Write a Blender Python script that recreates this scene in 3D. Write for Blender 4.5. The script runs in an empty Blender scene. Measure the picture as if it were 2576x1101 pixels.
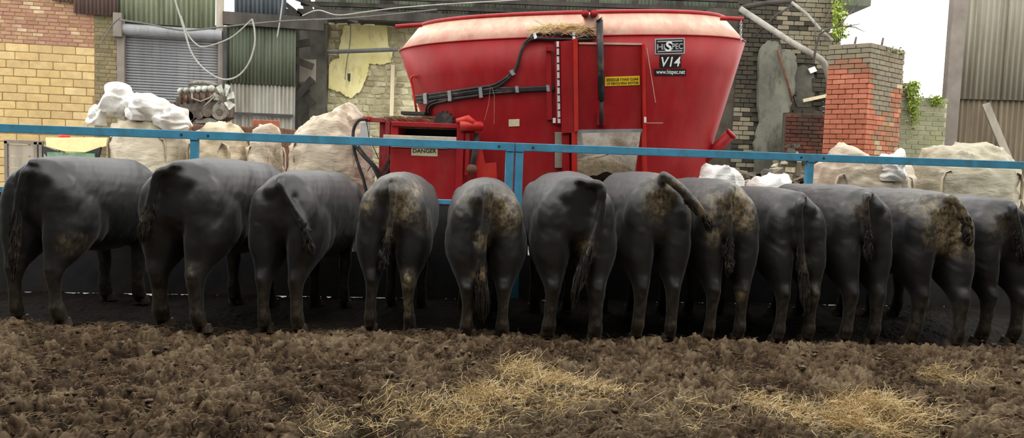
import bpy, bmesh, math, random
import numpy as np
from mathutils import Vector, Matrix, noise
from mathutils.bvhtree import BVHTree

S = bpy.context.scene
COL = S.collection
R = math.radians

SHADE_STRIP = (7.1, 8.2)           # unseen roof strip, added to shade the row of cattle
SHADE_ROOF = 3.0                  # reach of the unseen added roof, set for the light gap before the cattle
# ------------------------------------------------------------------ camera
F = 2000.0                      # focal length in pixels of the 2576 x 1101 frame
PITCH, ROLL = R(4.4), 0.035
CAM = Vector((0, 0, 1.5))
_fw = Vector((0, math.cos(PITCH), -math.sin(PITCH)))
_u0 = Vector((0, math.sin(PITCH), math.cos(PITCH)))
_r0 = Vector((1, 0, 0))
_rt = _r0 * math.cos(ROLL) + _u0 * math.sin(ROLL)
_up = _u0 * math.cos(ROLL) - _r0 * math.sin(ROLL)
cd = bpy.data.cameras.new('camera')
cam = bpy.data.objects.new('camera', cd)
COL.objects.link(cam)
cd.sensor_width = 36.0
cd.lens = 36.0 * F / 2576.0
cd.clip_end = 200
m = Matrix.Identity(4)
for i in range(3):
    m[i][0], m[i][1], m[i][2], m[i][3] = _rt[i], _up[i], -_fw[i], CAM[i]
cam.matrix_world = m
S.camera = cam

# ------------------------------------------------------------------ sky and light: a bright, flat overcast day
w = bpy.data.worlds.new('overcast_sky')
S.world = w
w.use_nodes = True
bg = w.node_tree.nodes['Background']
bg.inputs[0].default_value = (1.0, 0.985, 0.95, 1)
bg.inputs[1].default_value = 3.2
S.view_settings.view_transform = 'Standard'
S.view_settings.look = 'None'
S.view_settings.gamma = 1
S.view_settings.use_curve_mapping = False
S.view_settings.exposure = 0.0


# ------------------------------------------------------------------ helpers
def ray(x, y):
    return (_fw * F + _rt * (x - 1288.0) - _up * (y - 550.5))

def px(x, y, Y):
    """point on the vertical plane at distance Y seen at pixel x, y"""
    d = ray(x, y)
    return CAM + d * (Y / d.y)

def pz(x, y, Z=0.0):
    """point at height Z seen at pixel x, y"""
    d = ray(x, y)
    return CAM + d * ((Z - CAM.z) / d.z)

def proj(P):
    d = Vector(P) - CAM
    z = d.dot(_fw)
    if z < 0.1:
        return (-9999, -9999, z)
    return (1288 + F * d.dot(_rt) / z, 550.5 - F * d.dot(_up) / z, z)

class Wall:
    """vertical plane through P with heading yaw; s runs to the right, off towards the camera"""
    def __init__(self, P, yaw):
        self.P = Vector((P[0], P[1], 0))
        self.u = Vector((math.cos(yaw), math.sin(yaw), 0))
        self.n = Vector((math.sin(yaw), -math.cos(yaw), 0))
    def hit(self, x, y):
        d = ray(x, y)
        t = (self.P - CAM).dot(self.n) / d.dot(self.n)
        q = CAM + d * t
        return ((q - self.P).dot(self.u), q.z)
    def pt(self, s, z, off=0.0):
        return self.P + self.u * s + self.n * off + Vector((0, 0, z))
    def px(self, x, y, off=0.0):
        s, z = self.hit(x, y)
        return self.pt(s, z, off)

def wloc(o):
    v = Vector((0, 0, 0))
    while o is not None:
        v = v + o.location
        o = o.parent
    return v

class MB:
    def __init__(self):
        self.v = []
        self.f = []
    def add(self, vs, fs):
        b = len(self.v)
        self.v += [tuple(p) for p in vs]
        self.f += [tuple(i + b for i in q) for q in fs]
        return self
    def box(self, a, b):
        x0, y0, z0 = a; x1, y1, z1 = b
        return self.add([(x0,y0,z0),(x1,y0,z0),(x1,y1,z0),(x0,y1,z0),(x0,y0,z1),(x1,y0,z1),(x1,y1,z1),(x0,y1,z1)],
                        [(0,3,2,1),(4,5,6,7),(0,1,5,4),(1,2,6,5),(2,3,7,6),(3,0,4,7)])
    def wbox(self, W, s0, s1, z0, z1, o0, o1):
        c = [W.pt(s, z, o) for z in (z0, z1) for s, o in ((s0,o1),(s1,o1),(s1,o0),(s0,o0))]
        return self.add(c, [(0,3,2,1),(4,5,6,7),(0,1,5,4),(1,2,6,5),(2,3,7,6),(3,0,4,7)])
    def beam(self, a, b, w, h=None, upv=(0, 0, 1)):
        """square bar from a to b"""
        a, b = Vector(a), Vector(b)
        h = h or w
        d = (b - a).normalized()
        s = d.cross(Vector(upv))
        if s.length < 1e-3:
            s = d.cross(Vector((0, 1, 0)))
        s.normalize()
        t = s.cross(d).normalized()
        c = []
        for p in (a, b):
            for i, j in ((-1,-1),(1,-1),(1,1),(-1,1)):
                c.append(p + s * (i * w / 2) + t * (j * h / 2))
        return self.add(c, [(0,3,2,1),(4,5,6,7),(0,1,5,4),(1,2,6,5),(2,3,7,6),(3,0,4,7)])
    def tube(self, pts, r, n=8, cap=True):
        pts = [Vector(p) for p in pts]
        if len(pts) < 2:
            return self
        rs = r if isinstance(r, (list, tuple)) else [r] * len(pts)
        prev = None
        vs = []
        for i, p in enumerate(pts):
            d = (pts[min(i + 1, len(pts) - 1)] - pts[max(i - 1, 0)])
            d = d.normalized() if d.length > 1e-9 else Vector((0, 0, 1))
            if prev is None:
                prev = d.orthogonal().normalized()
            s = prev - d * prev.dot(d)
            s = s.normalized() if s.length > 1e-6 else d.orthogonal().normalized()
            prev = s
            t = d.cross(s)
            for k in range(n):
                a = 2 * math.pi * k / n
                vs.append(p + (s * math.cos(a) + t * math.sin(a)) * rs[i])
        fs = []
        for i in range(len(pts) - 1):
            for k in range(n):
                fs.append((i*n+k, i*n+(k+1) % n, (i+1)*n+(k+1) % n, (i+1)*n+k))
        if cap:
            fs.append(tuple(range(n - 1, -1, -1)))
            fs.append(tuple((len(pts)-1)*n + k for k in range(n)))
        return self.add(vs, fs)
    def loft(self, rings, close=True):
        n = len(rings[0])
        vs = [p for r_ in rings for p in r_]
        fs = []
        for i in range(len(rings) - 1):
            for k in range(n):
                fs.append((i*n+k, i*n+(k+1) % n, (i+1)*n+(k+1) % n, (i+1)*n+k))
        if close:
            fs.append(tuple(range(n - 1, -1, -1)))
            fs.append(tuple((len(rings)-1)*n + k for k in range(n)))
        return self.add(vs, fs)
    def ell(self, c, r, n=16, m_=10, rot=None):
        c = Vector(c)
        rings = []
        for i in range(m_ + 1):
            ph = -math.pi / 2 + math.pi * i / m_
            rr = max(math.cos(ph), 0.02)
            ring = []
            for k in range(n):
                a = 2 * math.pi * k / n
                p = Vector((r[0]*rr*math.cos(a), r[1]*rr*math.sin(a), r[2]*math.sin(ph)))
                if rot is not None:
                    p = rot @ p
                ring.append(c + p)
            rings.append(ring)
        return self.loft(rings)
    def cyl(self, a, b, r, n=16, r2=None):
        return self.tube([a, b], [r, r if r2 is None else r2], n)
    def prism(self, pts, vec):
        """polygon of 3d points pushed along vec"""
        n = len(pts)
        vec = Vector(vec)
        vs = [Vector(p) for p in pts] + [Vector(p) + vec for p in pts]
        fs = [tuple(range(n)), tuple(range(2*n - 1, n - 1, -1))]
        for k in range(n):
            fs.append((k, k + n, (k + 1) % n + n, (k + 1) % n))
        return self.add(vs, fs)
    def build(self, name, mat, parent=None, smooth=False, local=False, bevel=0.0, origin=None):
        off = Vector((0, 0, 0))
        if parent is not None:
            if not local:
                off = wloc(parent)
        elif origin is not None:
            off = Vector(origin)
        elif not local and self.v:
            a = np.array(self.v)
            off = Vector(((a[:,0].min()+a[:,0].max())/2, (a[:,1].min()+a[:,1].max())/2, a[:,2].min()))
        me = bpy.data.meshes.new(name)
        vv = np.array(self.v, dtype=float) - np.array(off)
        me.from_pydata(vv.tolist(), [], self.f)
        fix_normals(me)
        o = bpy.data.objects.new(name, me)
        COL.objects.link(o)
        if parent is not None:
            o.parent = parent
        elif not local:
            o.location = off
        if mat is not None:
            me.materials.append(mat)
        if smooth:
            me.shade_smooth()
        if bevel:
            b = o.modifiers.new('bevel', 'BEVEL')
            b.width = bevel; b.segments = 2; b.limit_method = 'ANGLE'
        return o

def fix_normals(me):
    if len(me.polygons) > 60000:
        return
    bm = bmesh.new(); bm.from_mesh(me)
    bmesh.ops.recalc_face_normals(bm, faces=bm.faces)
    bm.to_mesh(me); bm.free()

def tag(o, label=None, cat=None, group=None, kind=None):
    if label: o['label'] = label
    if cat: o['category'] = cat
    if group: o['group'] = group
    if kind: o['kind'] = kind
    return o

def empty(name, loc, label=None, cat=None, group=None, kind=None):
    o = bpy.data.objects.new(name, None)
    o.empty_display_size = 0.1
    COL.objects.link(o)
    o.location = loc
    return tag(o, label, cat, group, kind)

# numpy value noise -------------------------------------------------
_tab = np.random.default_rng(7).random((256, 256))
def vnoise(x, y, seed=0):
    x = x + seed * 17.31; y = y + seed * 9.73
    xi = np.floor(x).astype(int); yi = np.floor(y).astype(int)
    fx = x - xi; fy = y - yi
    fx = fx*fx*(3-2*fx); fy = fy*fy*(3-2*fy)
    a = _tab[xi & 255, yi & 255]; b = _tab[(xi+1) & 255, yi & 255]
    c = _tab[xi & 255, (yi+1) & 255]; d = _tab[(xi+1) & 255, (yi+1) & 255]
    return (a*(1-fx)+b*fx)*(1-fy) + (c*(1-fx)+d*fx)*fy
def fbm(x, y, o=4, seed=0):
    s = 0; a = .5; t = 0
    for i in range(o):
        s = s + a*vnoise(x, y, seed+i); t += a
        x = x*2.03; y = y*2.03; a *= .5
    return s/t

# ------------------------------------------------------------------ materials
class N:
    def __init__(self, name):
        self.m = bpy.data.materials.new(name)
        self.m.use_nodes = True
        self.t = self.m.node_tree
        self.b = self.t.nodes['Principled BSDF']
        self.co = None
    def n(self, typ, **kw):
        nd = self.t.nodes.new(typ)
        for k, v in kw.items():
            setattr(nd, k, v)
        return nd
    def link(self, a, b):
        self.t.links.new(a, b)
    def coord(self, scale=(1, 1, 1), world=False):
        g = self.n('ShaderNodeNewGeometry') if world else self.n('ShaderNodeTexCoord')
        mp = self.n('ShaderNodeMapping')
        mp.inputs['Scale'].default_value = scale
        self.link(g.outputs['Position'] if world else g.outputs['Object'], mp.inputs[0])
        return mp.outputs[0]
    def noise(self, scale, detail=4, rough=.55, sc=(1, 1, 1), world=False, dist=0.0):
        nd = self.n('ShaderNodeTexNoise')
        nd.inputs['Scale'].default_value = scale
        nd.inputs['Detail'].default_value = detail
        nd.inputs['Roughness'].default_value = rough
        nd.inputs['Distortion'].default_value = dist
        self.link(self.coord(sc, world), nd.inputs[0])
        return nd.outputs[0]
    def ramp(self, fac, stops):
        nd = self.n('ShaderNodeValToRGB')
        cr = nd.color_ramp
        while len(cr.elements) < len(stops):
            cr.elements.new(0.5)
        for e, (p, c) in zip(cr.elements, stops):
            e.position = p
            e.color = (c, c, c, 1) if isinstance(c, (int, float)) else (c[0], c[1], c[2], 1)
        self.link(fac, nd.inputs[0])
        return nd.outputs[0]
    def mix(self, fac, a, b, mode='MIX'):
        nd = self.n('ShaderNodeMixRGB', blend_type=mode)
        for i, v in ((0, fac), (1, a), (2, b)):
            if hasattr(v, 'is_linked'):
                self.link(v, nd.inputs[i])
            else:
                nd.inputs[i].default_value = v if isinstance(v, (int, float)) else (v[0], v[1], v[2], 1)
        return nd.outputs[0]
    def math(self, op, a, b):
        nd = self.n('ShaderNodeMath', operation=op)
        for i, v in ((0, a), (1, b)):
            if hasattr(v, 'is_linked'):
                self.link(v, nd.inputs[i])
            else:
                nd.inputs[i].default_value = v
        return nd.outputs[0]
    def rnd(self):
        """a random number per object and per loose piece"""
        a = self.n('ShaderNodeObjectInfo').outputs['Random']
        b = self.n('ShaderNodeNewGeometry').outputs['Random Per Island']
        return self.math('FRACT', self.math('ADD', a, b), 0)
    def color(self, c):
        if hasattr(c, 'is_linked'):
            self.link(c, self.b.inputs['Base Color'])
        else:
            self.b.inputs['Base Color'].default_value = (c[0], c[1], c[2], 1)
        return self
    def set(self, rough=None, metal=None, spec=None):
        if rough is not None: self.b.inputs['Roughness'].default_value = rough
        if metal is not None: self.b.inputs['Metallic'].default_value = metal
        if spec is not None: self.b.inputs['Specular IOR Level'].default_value = spec
        return self
    def bump(self, h, strength=.4, dist=.01):
        nd = self.n('ShaderNodeBump')
        nd.inputs['Strength'].default_value = strength
        nd.inputs['Distance'].default_value = dist
        self.link(h, nd.inputs['Height'])
        self.link(nd.outputs[0], self.b.inputs['Normal'])
        return self

def hexc(r, g, b):
    f = lambda c: ((c/255+.055)/1.055)**2.4 if c > 10 else c/255/12.92
    return (f(r), f(g), f(b))

def simple(name, c, rough=.6, metal=0, var=.3, scale=8, bump=.15, dirt=None, dirt_amt=.4, world=False, sc=(1,1,1), spec=.4):
    k = N(name)
    a = k.noise(scale, 5, .6, sc, world)
    col = k.mix(k.ramp(a, [(.3, 0), (.7, 1)]), tuple(x*(1-var) for x in c), tuple(min(x*(1+var), 1) for x in c))
    if dirt:
        d = k.noise(scale*.45+1.3, 6, .65, sc, world, .4)
        lo = .62 - dirt_amt*.35
        col = k.mix(k.ramp(d, [(lo, 0), (lo+.16, 1)]), col, dirt)
    k.color(col).set(rough, metal, spec)
    if bump:
        k.bump(k.noise(scale*5, 4, .6, sc, world), bump, .01)
    return k.m

M = {}
M['concrete'] = simple('concrete', (.32,.31,.29), .85, var=.25, scale=2, bump=.3, dirt=(.14,.12,.1))
M['dark_steel'] = simple('dark_steel', (.03,.03,.033), .7, var=.4, scale=5, dirt=(.05,.04,.03))
M['blue'] = simple('blue_paint', hexc(72,144,176), .45, var=.18, scale=6, bump=.12, dirt=(.07,.20,.27), dirt_amt=.3)
def _red(name, c, dusty):
    k = N(name)
    a = k.noise(3, 5, .6)
    col = k.mix(k.ramp(a, [(.3,0),(.7,1)]), tuple(x*.86 for x in c), tuple(x*1.1 for x in c))
    d = k.noise(5, 7, .7, (1,1,.35))
    col = k.mix(k.math('MULTIPLY', k.ramp(d, [(.42,0),(.72,1)]), dusty), col, (.68,.48,.35))
    k.color(col).set(.46, 0, .26)
    k.bump(k.noise(120, 3), .04, .004)
    return k.m
M['red'] = _red('red_paint', (.30,.008,.012), .04)
M['red_dusty'] = _red('dusty_red_paint', (.58,.30,.23), 1.0)
M['red_bright'] = _red('bright_red_paint', (.46,.014,.010), .08)
M['rubber'] = simple('black_rubber', (.018,.018,.02), .6, var=.3, scale=10, dirt=(.09,.07,.055), dirt_amt=.35)
M['galv'] = simple('galvanised_steel', (.45,.46,.47), .45, .6, var=.2, scale=12)
M['inner_steel'] = simple('worn_inner_steel', (.40,.37,.33), .5, .3, var=.25, scale=5, dirt=(.2,.15,.1))
M['white'] = simple('white_paint', (.78,.77,.74), .5, var=.06, scale=5, bump=.05)
M['black'] = simple('black_print', (.012,.012,.012), .4, var=.1, bump=0)
M['silver'] = simple('silver_print', (.62,.63,.65), .3, .4, var=.08, bump=0)
M['yellow'] = simple('yellow_sticker', (.80,.52,.02), .45, var=.08, bump=0)
M['cream_sticker'] = simple('faded_sticker', (.62,.56,.36), .5, var=.15, bump=0)
M['rust'] = simple('rusty_iron', (.16,.07,.035), .85, var=.45, scale=9, bump=.4, dirt=(.05,.035,.03))
M['rust_light'] = simple('red_oxide_iron', (.30,.10,.055), .8, var=.35, scale=9, bump=.3)
M['wood_grey'] = simple('weathered_wood', (.28,.25,.20), .85, var=.35, scale=3, bump=.4, sc=(1,1,.15), world=False)
M['wood_pale'] = simple('pale_wood', (.62,.53,.36), .75, var=.2, scale=4, bump=.2, sc=(1,1,.1))
M['wood_dark'] = simple('dark_old_timber', (.045,.04,.034), .9, var=.5, scale=3, bump=.5, sc=(1,1,.3))
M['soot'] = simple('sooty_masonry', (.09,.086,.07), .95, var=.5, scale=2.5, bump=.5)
M['pipe_grey'] = simple('grey_pipe', (.25,.24,.21), .65, var=.3, scale=4, dirt=(.14,.13,.1))
M['cable'] = simple('pale_cable', (.27,.27,.24), .6, var=.2, scale=4)
M['cable_dark'] = simple('dark_cable', (.10,.10,.09), .7, var=.3, scale=4)
M['glass_white'] = simple('grey_plastic', (.52,.53,.52), .5, var=.1, scale=4)

def _brick(name, cols, rough=.9, grime=None, grime_amt=.5, gs=1.0):
    k = N(name)
    r_ = k.rnd()
    n = len(cols)
    col = k.ramp(r_, [(i/max(n-1,1), c) for i, c in enumerate(cols)])
    a = k.noise(6, 6, .65, (1,1,1), True)
    col = k.mix(k.ramp(a, [(.25, .66), (.75, 1.0)]), (0,0,0), col)
    if grime:
        g = k.noise(.9*gs, 6, .6, (1,1,.7), True, .3)
        lo = .66 - .3*grime_amt
        col = k.mix(k.ramp(g, [(lo,0),(lo+.14,1)]), col, grime)
    k.color(col).set(rough, 0, .25)
    k.bump(k.noise(28, 5, .65, (1,1,1), True), .6, .012)
    return k.m
M['block'] = _brick('yellow_concrete_block', [hexc(192,168,120), hexc(178,154,108), hexc(202,178,130), hexc(186,160,110), hexc(196,170,118)], grime=hexc(158,138,98), grime_amt=.35)
M['brick_buff'] = _brick('buff_and_pink_brick', [hexc(170,138,106), hexc(150,116,90), hexc(182,152,120), hexc(152,112,96), hexc(140,108,86), hexc(200,180,150)], grime=hexc(144,108,92), grime_amt=.5)
M['brick_grey'] = _brick('mossy_grey_brick', [hexc(128,120,92), hexc(112,104,80), hexc(138,128,100), hexc(102,96,74)], grime=hexc(90,88,66), grime_amt=.5)
M['brick_soot'] = _brick('sooty_brick', [hexc(74,70,60), hexc(64,60,52), hexc(84,78,66), hexc(76,70,58), hexc(58,55,48)], grime=hexc(52,50,44), grime_amt=.55)
M['brick_red'] = _brick('orange_red_brick', [hexc(190,120,94), hexc(182,112,86), hexc(196,128,102), hexc(176,108,84)], grime=hexc(168,100,76), grime_amt=.35)
M['brick_mid'] = _brick('stained_orange_brick', [hexc(164,112,86), hexc(150,104,82), hexc(158,118,92)], grime=hexc(136,112,90), grime_amt=.5)
M['brick_old'] = _brick('weathered_grey_brick', [hexc(136,130,112), hexc(128,122,106), hexc(142,134,114), hexc(134,122,102)], grime=hexc(120,120,100), grime_amt=.5)
M['brick_pale'] = _brick('pale_rough_brick', [hexc(196,180,150), hexc(170,120,90), hexc(200,150,115), hexc(184,170,140), hexc(190,110,80)], grime=hexc(150,140,100), grime_amt=.35)
M['brick_moss'] = _brick('mossy_brick', [hexc(142,142,116), hexc(132,134,108), hexc(148,146,122), hexc(126,130,96)], grime=hexc(134,140,98), grime_amt=.35)
M['stone'] = _brick('rubble_stone', [hexc(206,200,164), hexc(182,174,138), hexc(216,210,176), hexc(160,152,120), hexc(200,194,154)], grime=hexc(146,140,108), grime_amt=.4)
M['brick_dred'] = _brick('dark_red_brick', [hexc(96,58,48), hexc(80,50,42), hexc(110,66,52)], grime=hexc(60,50,42), grime_amt=.5)
M['mortar'] = simple('old_mortar', hexc(138,112,74), .95, var=.25, scale=6, bump=.5)
M['mortar_dark'] = simple('dark_mortar', hexc(66,62,53), .95, var=.3, scale=6, bump=.5)
M['mortar_red'] = simple('red_mortar', hexc(128,72,54), .95, var=.25, scale=6, bump=.4)
M['mortar_pale'] = simple('pale_mortar', hexc(176,168,140), .95, var=.25, scale=5, bump=.5)
k = N('cream_plaster')
c0 = k.mix(k.ramp(k.noise(1.6, 6, .6, (1,1,1), True), [(.35,0),(.65,1)]), hexc(236,228,172), hexc(216,206,140))
c0 = k.mix(k.ramp(k.noise(4, 7, .7, (1,1,.4), True), [(.52,0),(.72,1)]), c0, hexc(170,160,112))
k.color(c0).set(.9, 0, .2).bump(k.noise(14, 6, .6, (1,1,1), True), .4, .015)
M['plaster'] = k.m
k = N('grey_render')
c0 = k.mix(k.ramp(k.noise(1.2, 6, .6, (1,1,1), True), [(.35,0),(.65,1)]), hexc(118,118,106), hexc(84,84,76))
c0 = k.mix(k.ramp(k.noise(3, 7, .7, (1,1,.5), True), [(.5,0),(.7,1)]), c0, hexc(58,58,50))
k.color(c0).set(.92, 0, .2).bump(k.noise(10, 6, .65, (1,1,1), True), .6, .02)
M['render_grey'] = k.m

def _corr(name, a, b, streak, rough=.7):
    k = N(name)
    col = k.mix(k.ramp(k.noise(1.0, 5, .6, (1,1,.5), True), [(.35,0),(.65,1)]), a, b)
    col = k.mix(k.ramp(k.noise(5, 6, .7, (1,1,.06), True), [(.48,0),(.72,.9)]), col, streak)
    k.color(col).set(rough, .15, .3)
    k.bump(k.noise(40, 4, .6, (1,1,.2), True), .2, .006)
    return k.m
M['corr_green'] = _corr('green_algae_sheet', hexc(112,122,98), hexc(140,146,122), hexc(74,78,60))
M['corr_dark'] = _corr('dark_green_sheet', hexc(74,82,66), hexc(92,98,82), hexc(48,52,40))
M['corr_grey'] = _corr('grey_tin_sheet', hexc(150,148,138), hexc(128,126,116), hexc(92,84,70))
M['corr_purple'] = _corr('brown_tin_sheet', hexc(92,74,70), hexc(112,94,84), hexc(66,52,46))
M['corr_right'] = _corr('weathered_asbestos_sheet', hexc(126,122,108), hexc(142,138,124), hexc(96,88,70))
M['corr_brown'] = _corr('brown_lower_sheet', hexc(98,88,72), hexc(116,104,86), hexc(70,60,46))
M['corr_blue'] = _corr('blue_grey_sheet', hexc(86,96,104), hexc(108,116,122), hexc(62,70,74))
M['shutter'] = _corr('grey_shutter_steel', hexc(138,140,142), hexc(122,124,128), hexc(104,102,98), .5)
M['shutter_dark'] = simple('dull_shutter_frame', hexc(112,104,96), .6, .2, var=.2, scale=4)

def _fabric(name, a, b, stain, wrk=.5):
    k = N(name)
    col = k.mix(k.ramp(k.noise(2, 5, .6), [(.35,0),(.65,1)]), a, b)
    col = k.mix(k.ramp(k.noise(3.1, 7, .7, (1,1,.6), False, .6), [(.48,0),(.72,.85)]), col, stain)
    k.color(col).set(.62, 0, .35)
    k.b.inputs['Sheen Weight'].default_value = .1
    h1 = k.mix(.5, k.noise(4.5, 5, .55, (1,1,3.2), False, .5), k.noise(2.6, 3, .5, (1,1,1.2), False, .6))
    k.bump(h1, wrk*1.5, .07)
    return k.m
M['bag_white'] = _fabric('white_woven_sack', (.82,.81,.78), (.74,.72,.68), (.55,.50,.42))
M['bag_cream'] = _fabric('cream_woven_sack', (.68,.61,.47), (.58,.50,.37), (.40,.32,.21))
M['bag_tan'] = _fabric('tan_woven_sack', (.52,.43,.29), (.43,.35,.23), (.25,.19,.12))
M['bag_dirty'] = _fabric('dirty_woven_sack', (.46,.38,.28), (.55,.47,.36), (.25,.18,.125))
M['bag_grey'] = _fabric('grey_green_woven_sack', (.42,.38,.28), (.35,.32,.235), (.22,.19,.125))
M['strap'] = simple('sack_strap', (.48,.40,.28), .8, var=.3, scale=10)

k = N('cattle_coat')
at = k.n('ShaderNodeAttribute'); at.attribute_name = 'dirt'
base = k.mix(k.ramp(k.noise(2.5, 4, .6), [(.35,0),(.7,1)]), (.0065,.0065,.0075), (.013,.0125,.0125))
fl = k.noise(38, 6, .75, (1,1,.5))
amt = k.math('MULTIPLY', at.outputs['Fac'], k.ramp(fl, [(.30,.0),(.62,1)]))
dcol = k.mix(k.ramp(k.noise(16, 5, .7), [(.4,0),(.65,1)]), (.045,.034,.024), (.36,.275,.15))
k.color(k.mix(amt, base, dcol)).set(.47, 0, .62)
k.b.inputs['Sheen Weight'].default_value = .14
k.b.inputs['Sheen Roughness'].default_value = .35
hb = k.mix(.5, k.noise(140, 4, .7, (1,1,.22)), k.noise(22, 4, .6, (1,1,.6)))
k.bump(hb, .32, .012)
M['coat'] = k.m
M['tail_hair'] = simple('muddy_tail_hair', (.022,.019,.017), .6, var=.5, scale=20, bump=0, dirt=(.13,.10,.07), dirt_amt=.25)
M['hoof'] = simple('horn_hoof', (.13,.10,.07), .6, var=.4, scale=14, dirt=(.05,.035,.025))
M['eye'] = simple('dark_eye', (.01,.008,.006), .1, bump=0)

k = N('manure_bedding')
def _attr(k, nm):
    nd = k.n('ShaderNodeAttribute'); nd.attribute_name = nm
    return nd.outputs['Fac']
tn = k.math('ADD', _attr(k, 'tint'), k.math('MULTIPLY', k.math('SUBTRACT', k.noise(18, 7, .72, (1,1,1), True), .5), .9))
c0 = k.ramp(tn, [(.02,(.045,.026,.014)), (.25,(.135,.084,.046)), (.48,(.29,.195,.115)), (.75,(.48,.36,.225))])
c0 = k.mix(k.ramp(k.noise(4, 5, .6, (1,1,1), True), [(.55,0),(.75,.5)]), c0, (.24,.12,.055))
c0 = k.mix(k.math('MULTIPLY', _attr(k, 'straw'), k.ramp(k.noise(45, 6, .75, (1,1,1), True), [(.38,0),(.58,1)])), c0, (.62,.51,.33))
c0 = k.mix(k.math('MULTIPLY', _attr(k, 'wet_shade'), .94), c0, (.014,.010,.008))  # near-black by the barrier: wet slurry plus shade under the cattle painted in
k.color(c0).set(.75, 0, .25)
k.bump(k.mix(.45, k.noise(42, 9, .78, (1,1,1), True), k.noise(150, 6, .75, (1,1,1), True)), 1.0, .035)
M['bedding'] = k.m
k = N('clod')
c0 = k.ramp(k.rnd(), [(0,(.06,.038,.024)), (.35,(.15,.10,.062)), (.7,(.25,.18,.11)), (1,(.36,.275,.18))])
c0 = k.mix(k.ramp(k.noise(40, 6, .7, (1,1,1), True), [(.4,0),(.7,1)]), c0, (.06,.038,.023))
k.color(c0).set(.78, 0, .25).bump(k.noise(90, 6, .75, (1,1,1), True), .8, .012)
M['clod'] = k.m
k = N('straw')
k.color(k.ramp(k.rnd(), [(0,(.46,.30,.13)), (.4,(.70,.50,.22)), (.75,(.84,.65,.33)), (1,(.90,.80,.55))])).set(.55, 0, .4)
M['straw'] = k.m
k = N('dull_straw')
k.color(k.ramp(k.rnd(), [(0,(.12,.08,.04)), (.5,(.24,.165,.08)), (1,(.40,.29,.15))])).set(.65, 0, .3)
M['straw_dull'] = k.m
k = N('leaf')
k.color(k.ramp(k.rnd(), [(0,(.14,.22,.03)), (.5,(.26,.36,.05)), (1,(.42,.50,.10))])).set(.5, 0, .3)
k.b.inputs['Transmission Weight'].default_value = 0
k.b.inputs['Subsurface Weight'].default_value = 0
M['leaf'] = k.m
k = N('feed'); k.color(k.mix(k.ramp(k.noise(20,6,.7),[(.35,0),(.65,1)]),(.16,.12,.075),(.34,.28,.19))).set(.85,0,.2).bump(k.noise(60,6,.7),.8,.02); M['feed'] = k.m
M['white_dust'] = simple('meal_dust', (.55,.48,.38), .9, var=.2, scale=12, bump=.5)
M['red_dark'] = _red('dull_dark_red_paint', (.24,.012,.018), .2)
M['engine_dark'] = simple('oily_engine', (.06,.05,.042), .6, .2, var=.5, scale=9, bump=.4, dirt=(.14,.11,.08))
M['engine_grey'] = simple('grey_engine_casting', (.20,.19,.16), .6, .3, var=.4, scale=9, bump=.4, dirt=(.08,.06,.05))
M['engine_pale'] = simple('pale_alloy', (.46,.48,.42), .55, .2, var=.3, scale=9, bump=.3, dirt=(.16,.14,.11))
M['cream_yellow'] = simple('cream_yellow_paint', (.72,.60,.30), .5, var=.12, scale=5)
M['black_matte'] = simple('matte_black', (.02,.02,.022), .7, var=.2, bump=.1)
M['green_paint'] = simple('faded_green_paint', (.12,.24,.14), .6, var=.25, scale=6, dirt=(.08,.08,.06))
M['leaf_dry'] = simple('dry_leaf', (.22,.22,.10), .8, var=.4, scale=20, bump=0)
M['moss'] = simple('moss', hexc(128,150,62), .95, var=.4, scale=10, bump=.8)
M['bark'] = simple('bare_branch', (.10,.085,.07), .9, var=.3, scale=8)

# ================================================================== structure
# concrete floor of the whole yard
g = MB(); g.box((-30, -6, -.35), (30, 45, -.12)); tag(g.build('floor', M['concrete'], None), 'grey concrete floor of the shed and feed passage', 'floor', kind='structure')

# unseen shell round the camera, added to keep light off the pen and rumps
for nm, a, b, lab in (('shade_wall_front', (-7.6,-4.2,-.12), (7.6,-4,4.6), 'unseen sheeted wall behind the camera, added to block light'),
                      ('shade_wall_left', (-7.8,-4,-.12), (-7.6,8.5,4.6), 'unseen sheeted wall beyond the largest steer, added to darken the pen'),
                      ('shade_wall_right', (7.6,-4,-.12), (7.8,8.5,4.6), 'unseen sheeted wall beyond the smallest steer, added to darken the pen')):
    tag(MB().box(a, b).build(nm, M['corr_dark']), lab, 'wall', kind='structure')
tag(MB().box((-7.8,-4.2,4.6), (7.8,SHADE_ROOF,4.7)).build('shade_roof', M['corr_dark']), 'unseen sheeted roof above the near part of the pen, added to shade the cattle', 'roof', kind='structure')
tag(MB().box((-7.8,SHADE_STRIP[0],4.0), (7.8,SHADE_STRIP[1],4.1)).build('shade_strip', M['corr_dark']), 'unseen roof strip above the row of cattle, added to shade them', 'roof', kind='structure')

_unit = {}
def unit_brick():
    if 'b' not in _unit:
        bm = bmesh.new()
        bmesh.ops.create_cube(bm, size=1.0)
        bmesh.ops.bevel(bm, geom=bm.edges[:], offset=.06, segments=1, affect='EDGES')
        me = bpy.data.meshes.new('brick'); bm.to_mesh(me); bm.free()
        _unit['b'] = me
    return _unit['b']

def unit_stones():
    if 's' not in _unit:
        _unit['s'] = []
        for i in range(5):
            q = random.Random(i + 70)
            bm = bmesh.new()
            bmesh.ops.create_cube(bm, size=1.0)
            bmesh.ops.bevel(bm, geom=bm.edges[:], offset=.16, segments=1, affect='EDGES')
            for v in bm.verts:
                v.co += Vector((q.uniform(-.09,.09), q.uniform(-.09,.09), q.uniform(-.12,.12)))
            me = bpy.data.meshes.new('stone'); bm.to_mesh(me); bm.free()
            me.materials.append(M['stone'])
            _unit['s'].append(me)
    return _unit['s']

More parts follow.
